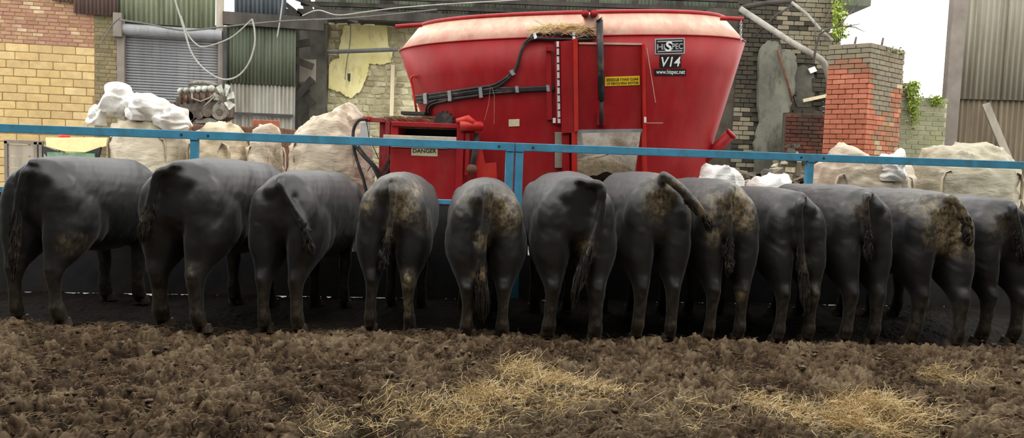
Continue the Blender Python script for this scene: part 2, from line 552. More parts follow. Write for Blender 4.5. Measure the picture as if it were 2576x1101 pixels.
def lay_bricks(parent, W, bricks, name='brick', maxn=300, proud=.03, depth=.09, rng=None, uneven=.012):
    """bricks: (s0, s1, z0, z1, material); the largest in view become objects, the rest one mesh"""
    rng = rng or random.Random(1)
    sc = []
    for b in bricks:
        P = W.pt((b[0]+b[1])/2, (b[2]+b[3])/2, proud)
        q = proj(P)
        inside = -20 < q[0] < 2600 and -20 < q[1] < 900
        sc.append((0 if inside else 1, q[2], b))
    sc.sort(key=lambda t: (t[0], t[1]))
    near = [t for t in sc if t[0] == 0][:maxn]
    rest = [t[2] for t in sc if t not in near] if len(near) < len(sc) else []
    base = unit_brick()
    meshes = {}
    inv = wloc(parent)
    rotz = math.atan2(W.u.y, W.u.x)
    for _, _, (s0, s1, z0, z1, mt) in near:
        if mt not in meshes:
            me = base.copy(); me.name = name; me.materials.clear(); me.materials.append(M[mt]); meshes[mt] = me
        o = bpy.data.objects.new(name, rng.choice(unit_stones()) if name == 'stone' else meshes[mt])
        COL.objects.link(o)
        o.parent = parent
        p = proud + rng.uniform(-uneven, uneven)
        o.location = W.pt((s0+s1)/2, (z0+z1)/2, p - depth/2) - inv
        o.rotation_euler = (rng.uniform(-uneven,uneven), rng.uniform(-uneven,uneven)*(6 if name == 'stone' else 1), rotz + rng.uniform(-uneven,uneven)*1.5)
        o.scale = (s1-s0, depth, z1-z0)
    bym = {}
    for s0, s1, z0, z1, mt in rest:
        bym.setdefault(mt, MB()).wbox(W, s0, s1, z0, z1, proud - depth, proud + rng.uniform(-.012,.012))
    for mt, mb in bym.items():
        tag(mb.build(name + '_work', M[mt], parent), kind='stuff')

def courses(s0, s1, z0, z1, L, H, mt, rng, gap=.012, jit=.0, keep=None, ragged=True):
    out = []
    row = 0
    z = z0
    while z + H*.6 < z1:
        s = s0 - (L/2 if row % 2 else 0)
        while s < s1:
            l = L*(1 + rng.uniform(-jit, jit))
            a, b = max(s, s0), min(s + l - gap, s1)
            if b - a > L*.2:
                if keep is None or keep((a+b)/2, z + H/2):
                    mm = mt((a+b)/2, z + H/2) if callable(mt) else mt
                    if mm:
                        out.append((a, b, z, z + H - gap, mm))
            s += l
        z += H; row += 1
    return out

def corr_sheet(name, W, s0, s1, z0, z1, mat, parent, off=0.0, pitch=.09, amp=.02, lean=0.0):
    n = max(8, int((s1-s0)/pitch*8))
    vs = []
    for j, z in enumerate((z0, z1)):
        for i in range(n+1):
            s = s0 + (s1-s0)*i/n
            vs.append(W.pt(s, z, off + amp*math.sin(2*math.pi*s/pitch) + lean*j))
    fs = [(i, i+1, n+2+i, n+1+i) for i in range(n)]
    mb = MB().add(vs, fs)
    o = mb.build(name, mat, parent, smooth=True)
    sd = o.modifiers.new('thickness', 'SOLIDIFY'); sd.thickness = .004
    return o

rng = random.Random(4)
# ---------------------------------------------------------------- left wall of blocks and bricks
WL = Wall(px(0, 300, 16.5), R(12))
sE, _ = WL.hit(296, 200)            # right end of the masonry
s0 = -1.2
wl = MB().wbox(WL, s0, sE, -.12, 4.9, -.25, 0).build('wall_left', M['mortar'])
tag(wl, 'wall of yellow concrete blocks topped by courses of buff and pink brick', 'wall', kind='structure')
zsplit = WL.hit(120, 113)[1]
sq = WL.hit(238, 200)[0]
bl = courses(s0, sq, zsplit - 21*.168, zsplit, .435, .168, 'block', rng, .016, .04)
bl = [b for b in bl if b[2] > -.1]
bl += courses(s0, sq, zsplit + .004, 4.88, .205, .078, 'brick_buff', rng, .012, .08)
bl += courses(sq + .01, sE, 0, 4.88, .2, .085, 'brick_grey', rng, .012, .15)
lay_bricks(wl, WL, bl, 'brick', 300, .014, .08, rng, .005)
# brown tin sheets over the top of the brickwork
tz = WL.hit(230, 38)[1]
ts0 = WL.hit(135, 10)[0]
for i in range(3):
    a = ts0 + i*(sE - ts0 + .02)/3
    corr_sheet('corrugated_sheet', WL, a, a + (sE-ts0)/3 + .03, tz + (.22 if i == 0 else 0) , 5.3, M['corr_purple'], wl, .10 + .01*i, .076, .016)

# ---------------------------------------------------------------- roller shutter door
sR = WL.hit(556, 200)[0]
zt = WL.hit(430, 92)[1]
dr = empty('door_1', WL.pt((sE+sR)/2, 0, 0), 'grey roller shutter door between the block wall and tin sheets', 'roller shutter', kind='structure')
nsl = 66
zz0 = 0.0
hs = (zt - zz0)/nsl
prof = [(0,.0),(.12,.026),(.5,.042),(.80,.030),(1,.0)]
pr0 = MB()
vs = []
for (t, o) in prof:
    for s in (sE + .12, sR - .02):
        vs.append(WL.pt(s, t*hs, -.1 + o))
pr0.add(vs, [(2*i, 2*i+1, 2*i+3, 2*i+2) for i in range(4)])
first = pr0.build('slat', M['shutter'], dr)
first.location.z = 0
for i in range(1, nsl):
    o = first.copy(); COL.objects.link(o); o.parent = dr; o.location.z = i*hs
MB().wbox(WL, sE - .0, sE + .15, 0, WL.hit(300, 48)[1], -.14, .06).build('guide_channel', M['shutter_dark'], dr, bevel=.01)
MB().wbox(WL, sR - .06, sR + .08, 0, WL.hit(555, 70)[1], -.14, .05).build('guide_channel', M['shutter_dark'], dr, bevel=.01)
hb = []
h0, h1 = WL.hit(430, 68)[1], WL.hit(430, 96)[1]
rr = (h0-h1)/2
MB().tube([WL.pt(sE + .1, (h0+h1)/2, .05), WL.pt(sR + .03, (h0+h1)/2, .05)], rr, 20).build('barrel_hood', M['shutter'], dr, smooth=False)
MB().wbox(WL, sE - .04, sE + .13, h1 - .06, h0 + .2, -.1, .2).build('end_plate', M['shutter_dark'], dr, bevel=.01)

# ---------------------------------------------------------------- tin sheeting above and right of the shutter
sS = WL.hit(742, 200)[0]
ws = MB().wbox(WL, sE, sS, WL.hit(430, 66)[1] , WL.hit(430, 56)[1], -.12, -.02).build('wall_sheeting', M['wood_dark'])
tag(ws, 'patched wall of green and grey corrugated tin beside the shutter', 'wall', kind='structure')
zt0 = WL.hit(430, 62)[1]
sG = WL.hit(538, 30)[0]
nn = 3
for i in range(nn):
    a = sE + (sG-sE)*i/nn
    corr_sheet('corrugated_sheet', WL, a, a + (sG-sE)/nn + .04, zt0 - .02*i, 5.6, M['corr_green'], ws, .02 + .012*i, .1, .02)
# cream timber post with the bright slit beside it
MB().wbox(WL, WL.hit(545,20)[0], WL.hit(563,20)[0], zt0 - .1, 5.6, -.05, .07).build('timber_post', M['wood_grey'], ws)
MB().wbox(WL, WL.hit(562,150)[0], WL.hit(572,150)[0], 0, WL.hit(562,70)[1], -.1, .1).build('steel_post', M['dark_steel'], ws)
zM = WL.hit(650, 206)[1]
zU = WL.hit(650, 62)[1]
sA = WL.hit(572, 150)[0]; sB = WL.hit(738, 250)[0]
for i in range(3):
    a = sA + (sB-sA)*i/3; b = a + (sB-sA)/3 + .04
    corr_sheet('corrugated_sheet', WL, a, b, zM - .05, zU + .03*i, M['corr_dark'], ws, .0 + .012*i, .076, .016)
    corr_sheet('corrugated_sheet', WL, a, b, 0, zM, M['corr_grey'], ws, -.04 + .012*i, .085, .02)
zr = WL.hit(650, 288)[1]
MB().wbox(WL, sA, sB, zr - .03, zr + .03, .02, .08).build('sheeting_rail', M['dark_steel'], ws)
# lintel across the whole side
zl = WL.hit(650, 62)[1]
MB().wbox(WL, WL.hit(562,60)[0], sS + .6, zl - .05, zl + .22, -.1, .12).build('lintel', M['wood_dark'], ws)
# blue-grey high sheets
sc0 = WL.hit(590, 20)[0]
for i in range(2):
    a = sc0 + i*.53
    corr_sheet('corrugated_sheet', WL, a, a + .55, zl + .2, 5.7, M['corr_blue'], ws, .0 + .01*i, .09, .02, .1)

# ---------------------------------------------------------------- rear wall: dark recess, cream plaster on stone
WR = Wall(px(1000, 200, 19.6), R(0))
a0, a1 = WR.hit(700, 200)[0], WR.hit(2040, 200)[0]
wr = MB().wbox(WR, WR.hit(746, 200)[0], a1, -.12, WR.hit(1000, 52)[1], -.4, 0).build('wall_rear', M['soot'])
tag(wr, 'old rear wall of rubble stone with cream plaster flaking off', 'wall', kind='structure')
srng = random.Random(9)
st = []
z = 0.0
sL, sRr = WR.hit(826, 200)[0], WR.hit(1062, 200)[0]
ztop = WR.hit(900, 64)[1]
while z < ztop:
    h = srng.uniform(.10, .19)
    s = sL + srng.uniform(-.06, .06)
    while s < sRr:
        l = srng.uniform(.14, .36)
        st.append((s, min(s + l - .025, sRr+.05), z, z + h - .022, 'stone'))
        s += l
    z += h
lay_bricks(wr, WR, st, 'stone', 300, .05, .12, srng)
MB().wbox(WR, sL, sRr, -.12, ztop, 0, .018).build('mortar_bed', M['mortar_pale'], wr)
plc = [(868,66),(972,66),(979,118),(990,128),(985,158),(962,163),(930,161),(926,190),(909,229),(888,247),(872,243),(860,233),(842,228),(829,222),(831,163),(840,152),(856,147),(856,118)]
def wavy(pts, amp, n=6, seed=0):
    rg = random.Random(seed); out = []
    for i, p in enumerate(pts):
        q = pts[(i+1) % len(pts)]
        for k_ in range(n):
            t = k_/n
            j = amp if k_ else 0
            out.append((p[0]+(q[0]-p[0])*t + rg.uniform(-j,j), p[1]+(q[1]-p[1])*t + rg.uniform(-j,j)))
    return out
MB().prism([WR.px(x, y, .075) for x, y in wavy(plc, 2.0, 5, 3)], WR.n*.03).build('plaster_patch', M['plaster'], wr)
MB().prism([WR.px(x, y, .105) for x, y in wavy([(876,186),(884,186),(883,206),(877,204)], .6, 3, 4)], WR.n*.004).build('wall_slot', M['soot'], wr)
# pale plank standing against it
pk = MB(); pk.beam(WR.px(991,165,.16), WR.pt(WR.hit(992,280)[0], -.12, .5), .09, .03); tag(pk.build('pale_plank', M['wood_pale']), 'tall pale plank leaning on the stone wall behind the red mixer', 'plank')
# recess posts and fallen timbers between the tin and the plaster
MB().wbox(WR, WR.hit(788,200)[0], WR.hit(826,200)[0], -.12, WR.hit(800,60)[1], -.1, .35).build('recess_pier', M['soot'], wr)
WRr = Wall(px(760, 200, 19.0), R(0))
fb = [((735,200),(790,262)),((742,232),(782,222)),((738,262),(792,200)),((740,150),(795,172)),((744,120),(792,112))]
for i, (p, q) in enumerate(fb):
    o = MB().beam(WRr.px(*p, .1*i), WRr.px(*q, .1*i), .10, .16).build('broken_joist', M['wood_dark'], wr)
MB().wbox(WRr, WRr.hit(738,200)[0], WRr.hit(752,200)[0], -.12, WRr.hit(740,60)[1], 0, .2).build('recess_post', M['dark_steel'], wr)
MB().wbox(WRr, WRr.hit(752,180)[0], WRr.hit(792,200)[0], WRr.hit(760,205)[1], WRr.hit(760,148)[1], -.1, -.06).build('hung_board', M['wood_grey'], wr)

# ---------------------------------------------------------------- dark old roof structure high behind the mixer
WT = Wall(px(1200, 40, 18.6), R(0))
b0, b1 = WT.hit(560, 30)[0], WT.hit(1905, 30)[0]
rt = MB().wbox(WT, WT.hit(755,50)[0], b1, WT.hit(1200,64)[1], WT.hit(1200,42)[1], 0, .25).build('trim_1', M['wood_dark'])
tag(rt, 'sooty timber lintel running above the plastered wall', 'beam', kind='structure')
for i, (y, dd) in enumerate(((26,.15),(8,.3),(-14,.4))):
    MB().wbox(WT, WT.hit(760+30*i,40)[0], b1, WT.hit(1200,y+5)[1], WT.hit(1200,y-5)[1], dd-.12, dd).build('purlin', M['wood_dark'], rt)
srg = random.Random(3)
xx = 780
while xx < 1890:
    o = MB().beam(WT.px(xx, 50, -.1), WT.px(xx + srg.uniform(-70,90), -60, -.3), .12, .18).build('rafter', M['wood_dark'], rt)
    xx += srg.uniform(60, 100)
# roof sheets behind the rafters, with slits where light shows through
x = 776
while x < 1900:
    wd = srg.uniform(70, 110)
    gap = srg.choice([0, 0, 2, 3])
    corr_sheet('roof_sheet', WT, WT.hit(x,20)[0], WT.hit(x+wd-gap,20)[0], WT.hit(x,46)[1], WT.hit(x,-70)[1], M['corr_dark'], rt, -.35, .09, .02, -.4)
    x += wd
# slanting braces across the opening at the left of the roof
for p, q, wd in (((650,0),(760,48),.14),((600,52),(830,58),.12),((700,-5),(770,50),.1),((590,58),(1000,40),.05),((720,-10),(905,60),.07)):
    MB().beam(WT.px(*p,.2), WT.px(*q,.2), wd).build('brace', M['wood_dark'], rt)
# roof over the far bay, behind all this
tag(MB().box((-4.9, 20.3, 5.6), (8.8, 30, 5.75)).build('roof', M['corr_dark']), 'dark roof over the far bay behind the old wall', 'roof', kind='structure')
tag(MB().box((-4.9, 29.8, -.12), (8.8, 30, 5.6)).build('wall_far', M['soot']), 'dark end wall of the far bay', 'wall', kind='structure')

# ---------------------------------------------------------------- ruined wall on the right of the mixer
WB = Wall(px(1960, 200, 17.2), R(4))
s0, s1 = WB.hit(1780, 200)[0], WB.hit(2116, 60)[0]
zt = WB.hit(2050, -40)[1]
wb = MB().wbox(WB, s0, s1 - .3, -.12, zt - .6, -.4, 0).build('wall_ruin', M['mortar_dark'])
tag(wb, 'ruined sooty brick wall with a fallen-in hollow behind the mixer', 'wall', kind='structure')
brg = random.Random(21)
def keepb(s, z):
    q = proj(WB.pt(s, z, 0))
    x, y = q[0], q[1]
    if 1996 < x < 2048 and 165 < y < 272: return False
    if 1905 < x < 1990 and 130 < y < 400: return False
    if x > 2092 and brg.random() < (x-2092)/34: return False
    return True
def mtb(s, z):
    q = proj(WB.pt(s, z, 0))
    if q[0] > 2040 and q[1] < 170: return 'brick_moss' if q[0] > 2095 else 'brick_old'
    if q[0] > 1960 and q[1] < 150: return 'brick_old' if brg.random() < .6 else 'brick_soot'
    if 1846 < q[0] < 1892 and q[1] > 270 and brg.random() < .75: return 'brick_old'
    return 'brick_soot'
bw = courses(s0 + .6, s1, 0, zt, .235, .098, mtb, brg, .010, .15, keepb)
lay_bricks(wb, WB, bw, 'brick', 300, .05, .14, brg)
slab = [(1906,130),(1925,104),(1950,108),(1962,126),(1990,132),(1996,160),(1992,210),(1985,260),(1972,300),(1975,340),(1962,370),(1950,420),(1920,440),(1892,436),(1890,360),(1906,310),(1900,220)]
MB().prism([WB.px(x, y, .05) for x, y in wavy(slab, 3, 4, 8)], WB.n*.12).build('render_patch', M['render_grey'], wb)
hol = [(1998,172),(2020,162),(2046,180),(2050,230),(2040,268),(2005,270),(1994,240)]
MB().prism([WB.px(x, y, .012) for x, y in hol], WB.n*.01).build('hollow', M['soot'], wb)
# low dark red wall in front of it
WC = Wall(px(2020, 340, 16.4), R(2))
lw = MB().wbox(WC, WC.hit(1975,340)[0], WC.hit(2110,340)[0], -.12, WC.hit(2020,284)[1], -.2, 0).build('wall_low', M['mortar_dark'])
tag(lw, 'low dark red brick wall in shade beside the orange brick pillar', 'wall', kind='structure')
lay_bricks(lw, WC, courses(WC.hit(1975,340)[0], WC.hit(2110,340)[0], .2, WC.hit(2020,284)[1], .225, .08, lambda s, z: 'brick_dred', brg, .012, .1), 'brick', 250, .03, .08, brg)

# ---------------------------------------------------------------- orange brick pillar
PC = px(2178, 300, 12.0)             # corner nearest the camera
PC.z = 0
YL, YR = R(-42), R(40)               # the two faces seen
fwl = 1.0
pf0 = Wall(PC, YL)
lw_s = pf0.hit(2074, 300)[0]
pf1 = Wall(PC, YR)
rw_s = pf1.hit(2276, 130)[0]
ptop = pf0.hit(2100, 108)[1]
A = pf0.pt(lw_s, 0); B = PC; C_ = pf1.pt(rw_s, 0); D_ = A + (C_ - B)
core = [A + (Vector((A.x+C_.x, A.y+C_.y, 0))/2 - A)*.02, B + (D_-B)*.02, C_ + (A-C_)*.01, D_]
pil = MB().prism([Vector((p.x, p.y, -.12)) for p in core], (0, 0, ptop + .08)).build('wall_pillar', M['mortar_red'])
tag(pil, 'square orange brick pillar with a grey weathered top', 'pillar', kind='structure')
prg = random.Random(5)
def mp_left(s, z):
    q = proj(pf0.pt(s, z, 0)); h = (q[1] - 100)
    e = 62 + 14*prg.uniform(-1, 1)
    return 'brick_old' if h < e - 12 else ('brick_mid' if h < e + 22 else 'brick_red')
def mp_right(s, z):
    q = proj(pf1.pt(s, z, 0)); x, y = q[0], q[1]
    lim = 190 + (40 if 2195 < x < 2240 else 0) - (x-2215 > 30)*20 + prg.uniform(-14, 14)
    if x < 2196 and y > 170 + (2196-x)*-2 + prg.uniform(-8, 8): return 'brick_mid' if y < 215 else 'brick_red'
    if y < lim + 60 and x < 2262: return 'brick_old'
    if y < 215: return 'brick_old'
    return prg.choice(['brick_pale','brick_mid','brick_red','brick_mid'])
lay_bricks(pil, pf0, courses(lw_s, 0, 0, ptop, .20, .0755, mp_left, prg, .008, .06), 'brick', 300, .012, .08, prg, .004)
lay_bricks(pil, pf1, courses(0, rw_s, 0, ptop - .03, .20, .0755, mp_right, prg, .008, .06), 'brick', 300, .012, .08, prg, .004)

# ---------------------------------------------------------------- low mossy wall right of the pillar
WM = Wall(px(2320, 300, 13.2), R(8))
m0, m1 = WM.hit(2232, 300)[0], WM.hit(2380, 300)[0]
mzt = WM.hit(2340, 246)[1]
wm = MB().wbox(WM, m0, m1, -.12, mzt - .03, -.3, 0).build('wall_mossy', M['mortar_pale'])
tag(wm, 'low mossy grey-green brick wall right of the orange pillar', 'wall', kind='structure')
mrg = random.Random(6)
lay_bricks(wm, WM, courses(m0, m1, 0, mzt, .225, .078, 'brick_moss', mrg, .010, .05), 'brick', 300, .012, .08, mrg, .005)
mx = WM.hit(2300, 230)
lay_bricks(wm, WM, courses(m0, mx[0], mzt, WM.hit(2290,212)[1], .225, .078, 'brick_moss', mrg, .012, .1) , 'brick', 40, .02, .25, mrg)

# ---------------------------------------------------------------- right corrugated wall and its steel post
WG = Wall(px(2480, 200, 13.6), R(-6))
g0, g1 = WG.hit(2412, 200)[0], WG.hit(3000, 200)[0]
wg = MB().wbox(WG, WG.hit(2372, 300)[0], WG.hit(2408, 300)[0], -.12, 5.4, -.12, .06).build('wall_right', M['shutter_dark'], bevel=.01)
tag(wg, 'tall weathered corrugated wall with a steel edge post, at the right', 'wall', kind='structure')
zj = WG.hit(2480, 243)[1]
nsh = 5
for i in range(nsh):
    a = g0 - .05 + (g1-g0+.05)*i/nsh; b = a + (g1-g0+.05)/nsh + .05
    corr_sheet('corrugated_sheet', WG, a, b, zj - .05, 5.4, M['corr_right'], wg, .02 + .012*i, .09, .017)
    corr_sheet('corrugated_sheet', WG, a, b, -.1, zj, M['corr_brown'], wg, -.03 + .012*i, .09, .017)
lp = MB().beam(WG.px(2468, 262, .15), WG.px(2560, 560, .55), .12, .05, WG.n); tag(lp.build('leaning_board', M['wood_grey']), 'grey weathered board leaning on the right corrugated wall', 'board')

# ================================================================== cattle
def ring_xy(cx, cy, z, rx, ry, n=18):
    return [(cx + rx*math.cos(2*math.pi*k/n), cy + ry*math.sin(2*math.pi*k/n), z) for k in range(n)]

def sect(y, zc, hw, hh, ex=2.4, n=28, pinch=0.0, zt=0.0):
    out = []
    for k in range(n):
        a = 2*math.pi*k/n
        c, s = math.cos(a), math.sin(a)
        x = math.copysign(abs(c)**(2/ex), c)
        z = math.copysign(abs(s)**(2/ex), s)
        wq = 1 - pinch*max(0, z)**2
        out.append((hw*x*wq, y + zt*z, zc + hh*z))
    return out

HIND = [(1.12,.13,.27,.14,.25),(1.0,.155,.245,.155,.265),(.9,.165,.235,.16,.275),(.8,.168,.225,.165,.272),(.7,.162,.20,.158,.25),
        (.62,.152,.165,.136,.21),(.56,.146,.118,.110,.162),(.51,.141,.070,.088,.122),(.46,.138,.03,.071,.098),(.40,.136,.014,.059,.073),(.32,.136,.016,.050,.059),
        (.2,.137,.022,.048,.053),(.15,.138,.028,.056,.060),(.115,.139,.036,.058,.062),(.085,.14,.052,.052,.057),(.045,.14,.066,.058,.068)]
FORE = [(1.0,.19,1.22,.10,.17),(.86,.19,1.2,.10,.155),(.74,.178,1.165,.085,.12),(.62,.165,1.165,.068,.085),(.5,.158,1.17,.058,.064),(.42,.155,1.175,.060,.066),(.36,.153,1.17,.052,.056),
        (.25,.152,1.165,.044,.046),(.16,.152,1.168,.052,.055),(.12,.152,1.175,.053,.057),(.085,.152,1.19,.049,.053),(.045,.152,1.2,.055,.063)]

def hoof_mb(cx, cy):
    mb = MB()
    for s in (-1, 1):
        rings = []
        for z, r0, yo in ((.062,.030,-.002),(.035,.034,.006),(.0,.037,.014)):
            rings.append([(cx + s*.031 + r0*.86*math.cos(2*math.pi*k/12), cy + yo + (r0*1.75 if math.sin(2*math.pi*k/12) > 0 else r0*1.35)*math.sin(2*math.pi*k/12), z) for k in range(12)])
        mb.loft(rings)
    return mb

def make_steer(name, label, P, heading, sx, sy, sz, tail, dirt, stance, switch=.3, neck=0.0, seed=0, tail_r=.03, ground=0.0):
    """tail: list of (pixel x, pixel y, extra back offset); dirt: (pixel x, y, radius px, amount); stance: per leg (dx, dy)"""
    rg = random.Random(seed)
    root_rot = Matrix.Rotation(heading, 4, 'Z')
    MW = Matrix.Translation(P) @ root_rot
    MI = MW.inverted()
    mb = MB()
    T = [(.0,1.07,.14,.17,2.1),(.04,1.05,.205,.25,2.15),(.12,1.025,.262,.315,2.2),(.25,1.0,.292,.355,2.25),(.42,.975,.305,.388,2.3),(.58,.955,.310,.405,2.3),
         (.75,.94,.318,.412,2.25),(.95,.93,.322,.412,2.2),(1.12,.935,.312,.405,2.2),(1.27,.95,.285,.385,2.2),(1.40,.95,.245,.35,2.1),(1.5,.94,.2,.30,2.0)]
    rings = [sect(y, zc, hw, hh, ex, 28, .10) for y, zc, hw, hh, ex in T]
    mb.loft(rings)
    # rump bones and muscle
    for s in (-1, 1):
        mb.ell((s*.088,.045,1.18), (.07,.06,.08))
        mb.ell((s*.158,.11,.96), (.145,.145,.28))
        mb.ell((s*.17,.16,.80), (.135,.19,.24))
        mb.ell((s*.235,.40,.84), (.075,.17,.22))
        mb.ell((s*.205,1.22,.97), (.10,.20,.27))
    mb.ell((0,.13,1.30), (.055,.16,.045))
    mb.ell((0,.78,1.295), (.08,.56,.06))
    mb.ell((0,1.42,.70), (.14,.2,.17))
    mb.ell((0,.62,.63), (.07,.16,.07))
    # legs
    feet = []
    for tab, i in ((HIND, 0), (FORE, 2)):
        for s in (-1, 1):
            dx, dy = stance[i + (0 if s < 0 else 1)]
            rr_ = []
            for (z, cx, cy, rx, ry) in tab:
                t = max(0.0, min(1.0, (tab[0][0] - z)/tab[0][0]))
                t = t*t*(3-2*t)
                x0, y0 = s*cx + dx*t, cy + dy*t
                if tab is HIND and abs(z - .5) < .06:      # point of the hock
                    ring = ring_xy(x0, y0, z, rx, ry)
                    ring = [(a, b - (.008 if b < y0 - ry*.7 else 0), c) for a, b, c in ring]
                else:
                    ring = ring_xy(x0, y0, z, rx, ry)
                rr_.append(ring)
            mb.loft(rr_)
            mb.ell((x0 - .028, y0 - .055, .095), (.016,.018,.022)); mb.ell((x0 + .028, y0 - .055, .095), (.016,.018,.022))
            feet.append((x0, y0))
    # neck and head reaching down through the barrier
    nk = [((0,1.38,1.0),.235,.30),((0,1.52,.90),.19,.25),((neck*.3,1.66,.79),.15,.19),((neck*.7,1.82,.70),.128,.165),((neck,1.96,.63),.115,.145)]
    rings = []
    for i, (c, rx, rz) in enumerate(nk):
        d = Vector((0, .75, -.62)).normalized()
        upv = Vector((0, .62, .75))
        rings.append([Vector(c) + Vector((1,0,0))*rx*math.cos(2*math.pi*k/18) + upv*rz*math.sin(2*math.pi*k/18) for k in range(18)])
    mb.loft(rings)
    hd = [((neck,1.94,.66),.115,.12),((neck,2.04,.58),.12,.13),((neck,2.14,.46),.10,.115),((neck,2.22,.34),.085,.09),((neck,2.27,.25),.088,.085),((neck,2.29,.205),.07,.065)]
    rings = []
    for c, rx, rz in hd:
        upv = Vector((0, .86, .5))
        rings.append([Vector(c) + Vector((1,0,0))*rx*math.cos(2*math.pi*k/16) + upv*rz*math.sin(2*math.pi*k/16) for k in range(16)])
    mb.loft(rings)
    for s in (-1, 1):
        mb.ell((neck + s*.19,1.99,.66), (.095,.025,.05), rot=Matrix.Rotation(s*.25, 3, 'Y'))
        mb.ell((neck + s*.105,2.07,.575), (.03,.03,.03))
    # tail
    tp = []
    for j, (tx, ty, bo) in enumerate(tail):
        Q = MI @ px(tx, ty, (MW @ Vector((0, -.03, 1))).y)
        lx, lz = Q.x/sx, Q.z/sz
        ly = -.045 - bo
        tp.append(Vector((lx, ly, lz)))
    root_p = Vector((0, .16, 1.285))
    mid = Vector((tp[0].x*.45, .0, .45*tp[0].z + .55*1.30))
    pts = [root_p, mid] + tp
    # smooth the path
    sm = []
    for i in range(len(pts) - 1):
        p0, p1, p2, p3 = pts[max(i-1,0)], pts[i], pts[i+1], pts[min(i+2, len(pts)-1)]
        for k_ in range(5):
            t = k_/5
            sm.append(.5*((2*p1) + (p2-p0)*t + (2*p0-5*p1+4*p2-p3)*t*t + (3*p1-p0-3*p2+p3)*t**3))
    sm.append(pts[-1])
    n_ = len(sm)
    mb.tube(sm, [ .040*(1-i/n_) + tail_r*(i/n_) if i < n_*.4 else tail_r for i in range(n_)], 10)
    tmp = mb.build('tmp', None, None, local=True)
    rm = tmp.modifiers.new('r', 'REMESH'); rm.mode = 'VOXEL'; rm.voxel_size = .0165
    sm_ = tmp.modifiers.new('s', 'SMOOTH'); sm_.factor = .5; sm_.iterations = 7
    dg = bpy.context.evaluated_depsgraph_get()
    me = bpy.data.meshes.new_from_object(tmp.evaluated_get(dg))
    bpy.data.objects.remove(tmp)
    me.name = name
    me.materials.clear(); me.materials.append(M['coat'])
    # small unevenness of the hide, and dung dried onto it
    nv = len(me.vertices)
    co = np.empty(nv*3); me.vertices.foreach_get('co', co); co = co.reshape(-1, 3)
    no = np.empty(nv*3); me.vertices.foreach_get('normal', no); no = no.reshape(-1, 3)
    u = co[:,0]*3 + co[:,1]*2.1; v = co[:,2]*3 - co[:,1]*1.7
    disp = (fbm(u*1.6+seed*3, v*1.6, 3, seed) - .5)*.022 + (fbm(u*9, v*9, 2, seed+4) - .5)*.006
    co = co + no*disp[:,None]
    me.vertices.foreach_set('co', co.ravel())
    dv = np.zeros(nv)
    for (dx, dy, dr, am) in dirt:
        Q = MI @ px(dx, dy, (MW @ Vector((0, .05, 1))).y)
        x0, z0 = Q.x/sx, Q.z/sz
        rr = dr*P.y/F
        d2 = np.sqrt((co[:,0]-x0)**2 + ((co[:,2]-z0)*.8)**2)/rr
        wob = .7 + .6*fbm(co[:,0]*14+seed, co[:,2]*14, 3, seed+1)
        back = np.clip(1 - np.maximum(co[:,1] - .25, 0)*3, 0, 1)
        dv = np.maximum(dv, am*np.clip(1.25 - d2*wob, 0, 1)*back)
    low = np.clip((.55 - co[:,2])*1.6, 0, .55)                      # splashed shanks
    dv = np.maximum(dv, low*.55)
    at = me.attributes.new('dirt', 'FLOAT', 'POINT')
    at.data.foreach_set('value', dv.astype(np.float32))
    me.shade_smooth()
    o = bpy.data.objects.new(name, me)
    COL.objects.link(o)
    o.location = (P.x, P.y, ground); o.rotation_euler = (0, 0, heading); o.scale = (sx, sy, sz)
    tag(o, label, 'steer', 'black steers along the feed barrier')
    for fx, fy in feet:
        hoof_mb(fx, fy + .012).build('hoof', M['hoof'], o, smooth=False, local=True)
    for s in (-1, 1):
        MB().ell((neck + s*.122,2.08,.57), (.014,.018,.018), 10, 6).build('eye', M['eye'], o, smooth=True, local=True)
    # hair switch at the end of the tail
    if switch > 0:
        hb = MB()
        e = sm[-1]; d = (sm[-1] - sm[-4]).normalized()
        b0 = sm[-3]
        ns = len(sm)
        for i in range(150):
            a = rg.uniform(0, 6.28); r0 = rg.uniform(.3, 1.0)*tail_r
            j = ns - 1 - int(rg.random()**1.5*ns*.28)
            off = Vector((math.cos(a), math.sin(a)*.7, 0))
            st = sm[j] + off*r0
            L = switch*rg.uniform(.55, 1.0)*(1.0 if j > ns - 4 else .75)
            dj = (sm[min(j+2, ns-1)] - sm[max(j-2, 0)]).normalized()
            dd = (dj*.6 + Vector((0, 0, -.5))).normalized()
            sp = off*rg.uniform(.0, .018)
            w1 = Vector((rg.uniform(-.01,.01), rg.uniform(-.006,.006), 0))
            hb.tube([st, st + dd*L*.35 + sp + w1, st + dd*L*.7 + sp*.8 - w1, st + dd*L - off*r0*.6], [.006,.007,.0055,.0012], 4, False)
        hb.build('tail_switch', M['tail_hair'], o, smooth=True, local=True)
    return o

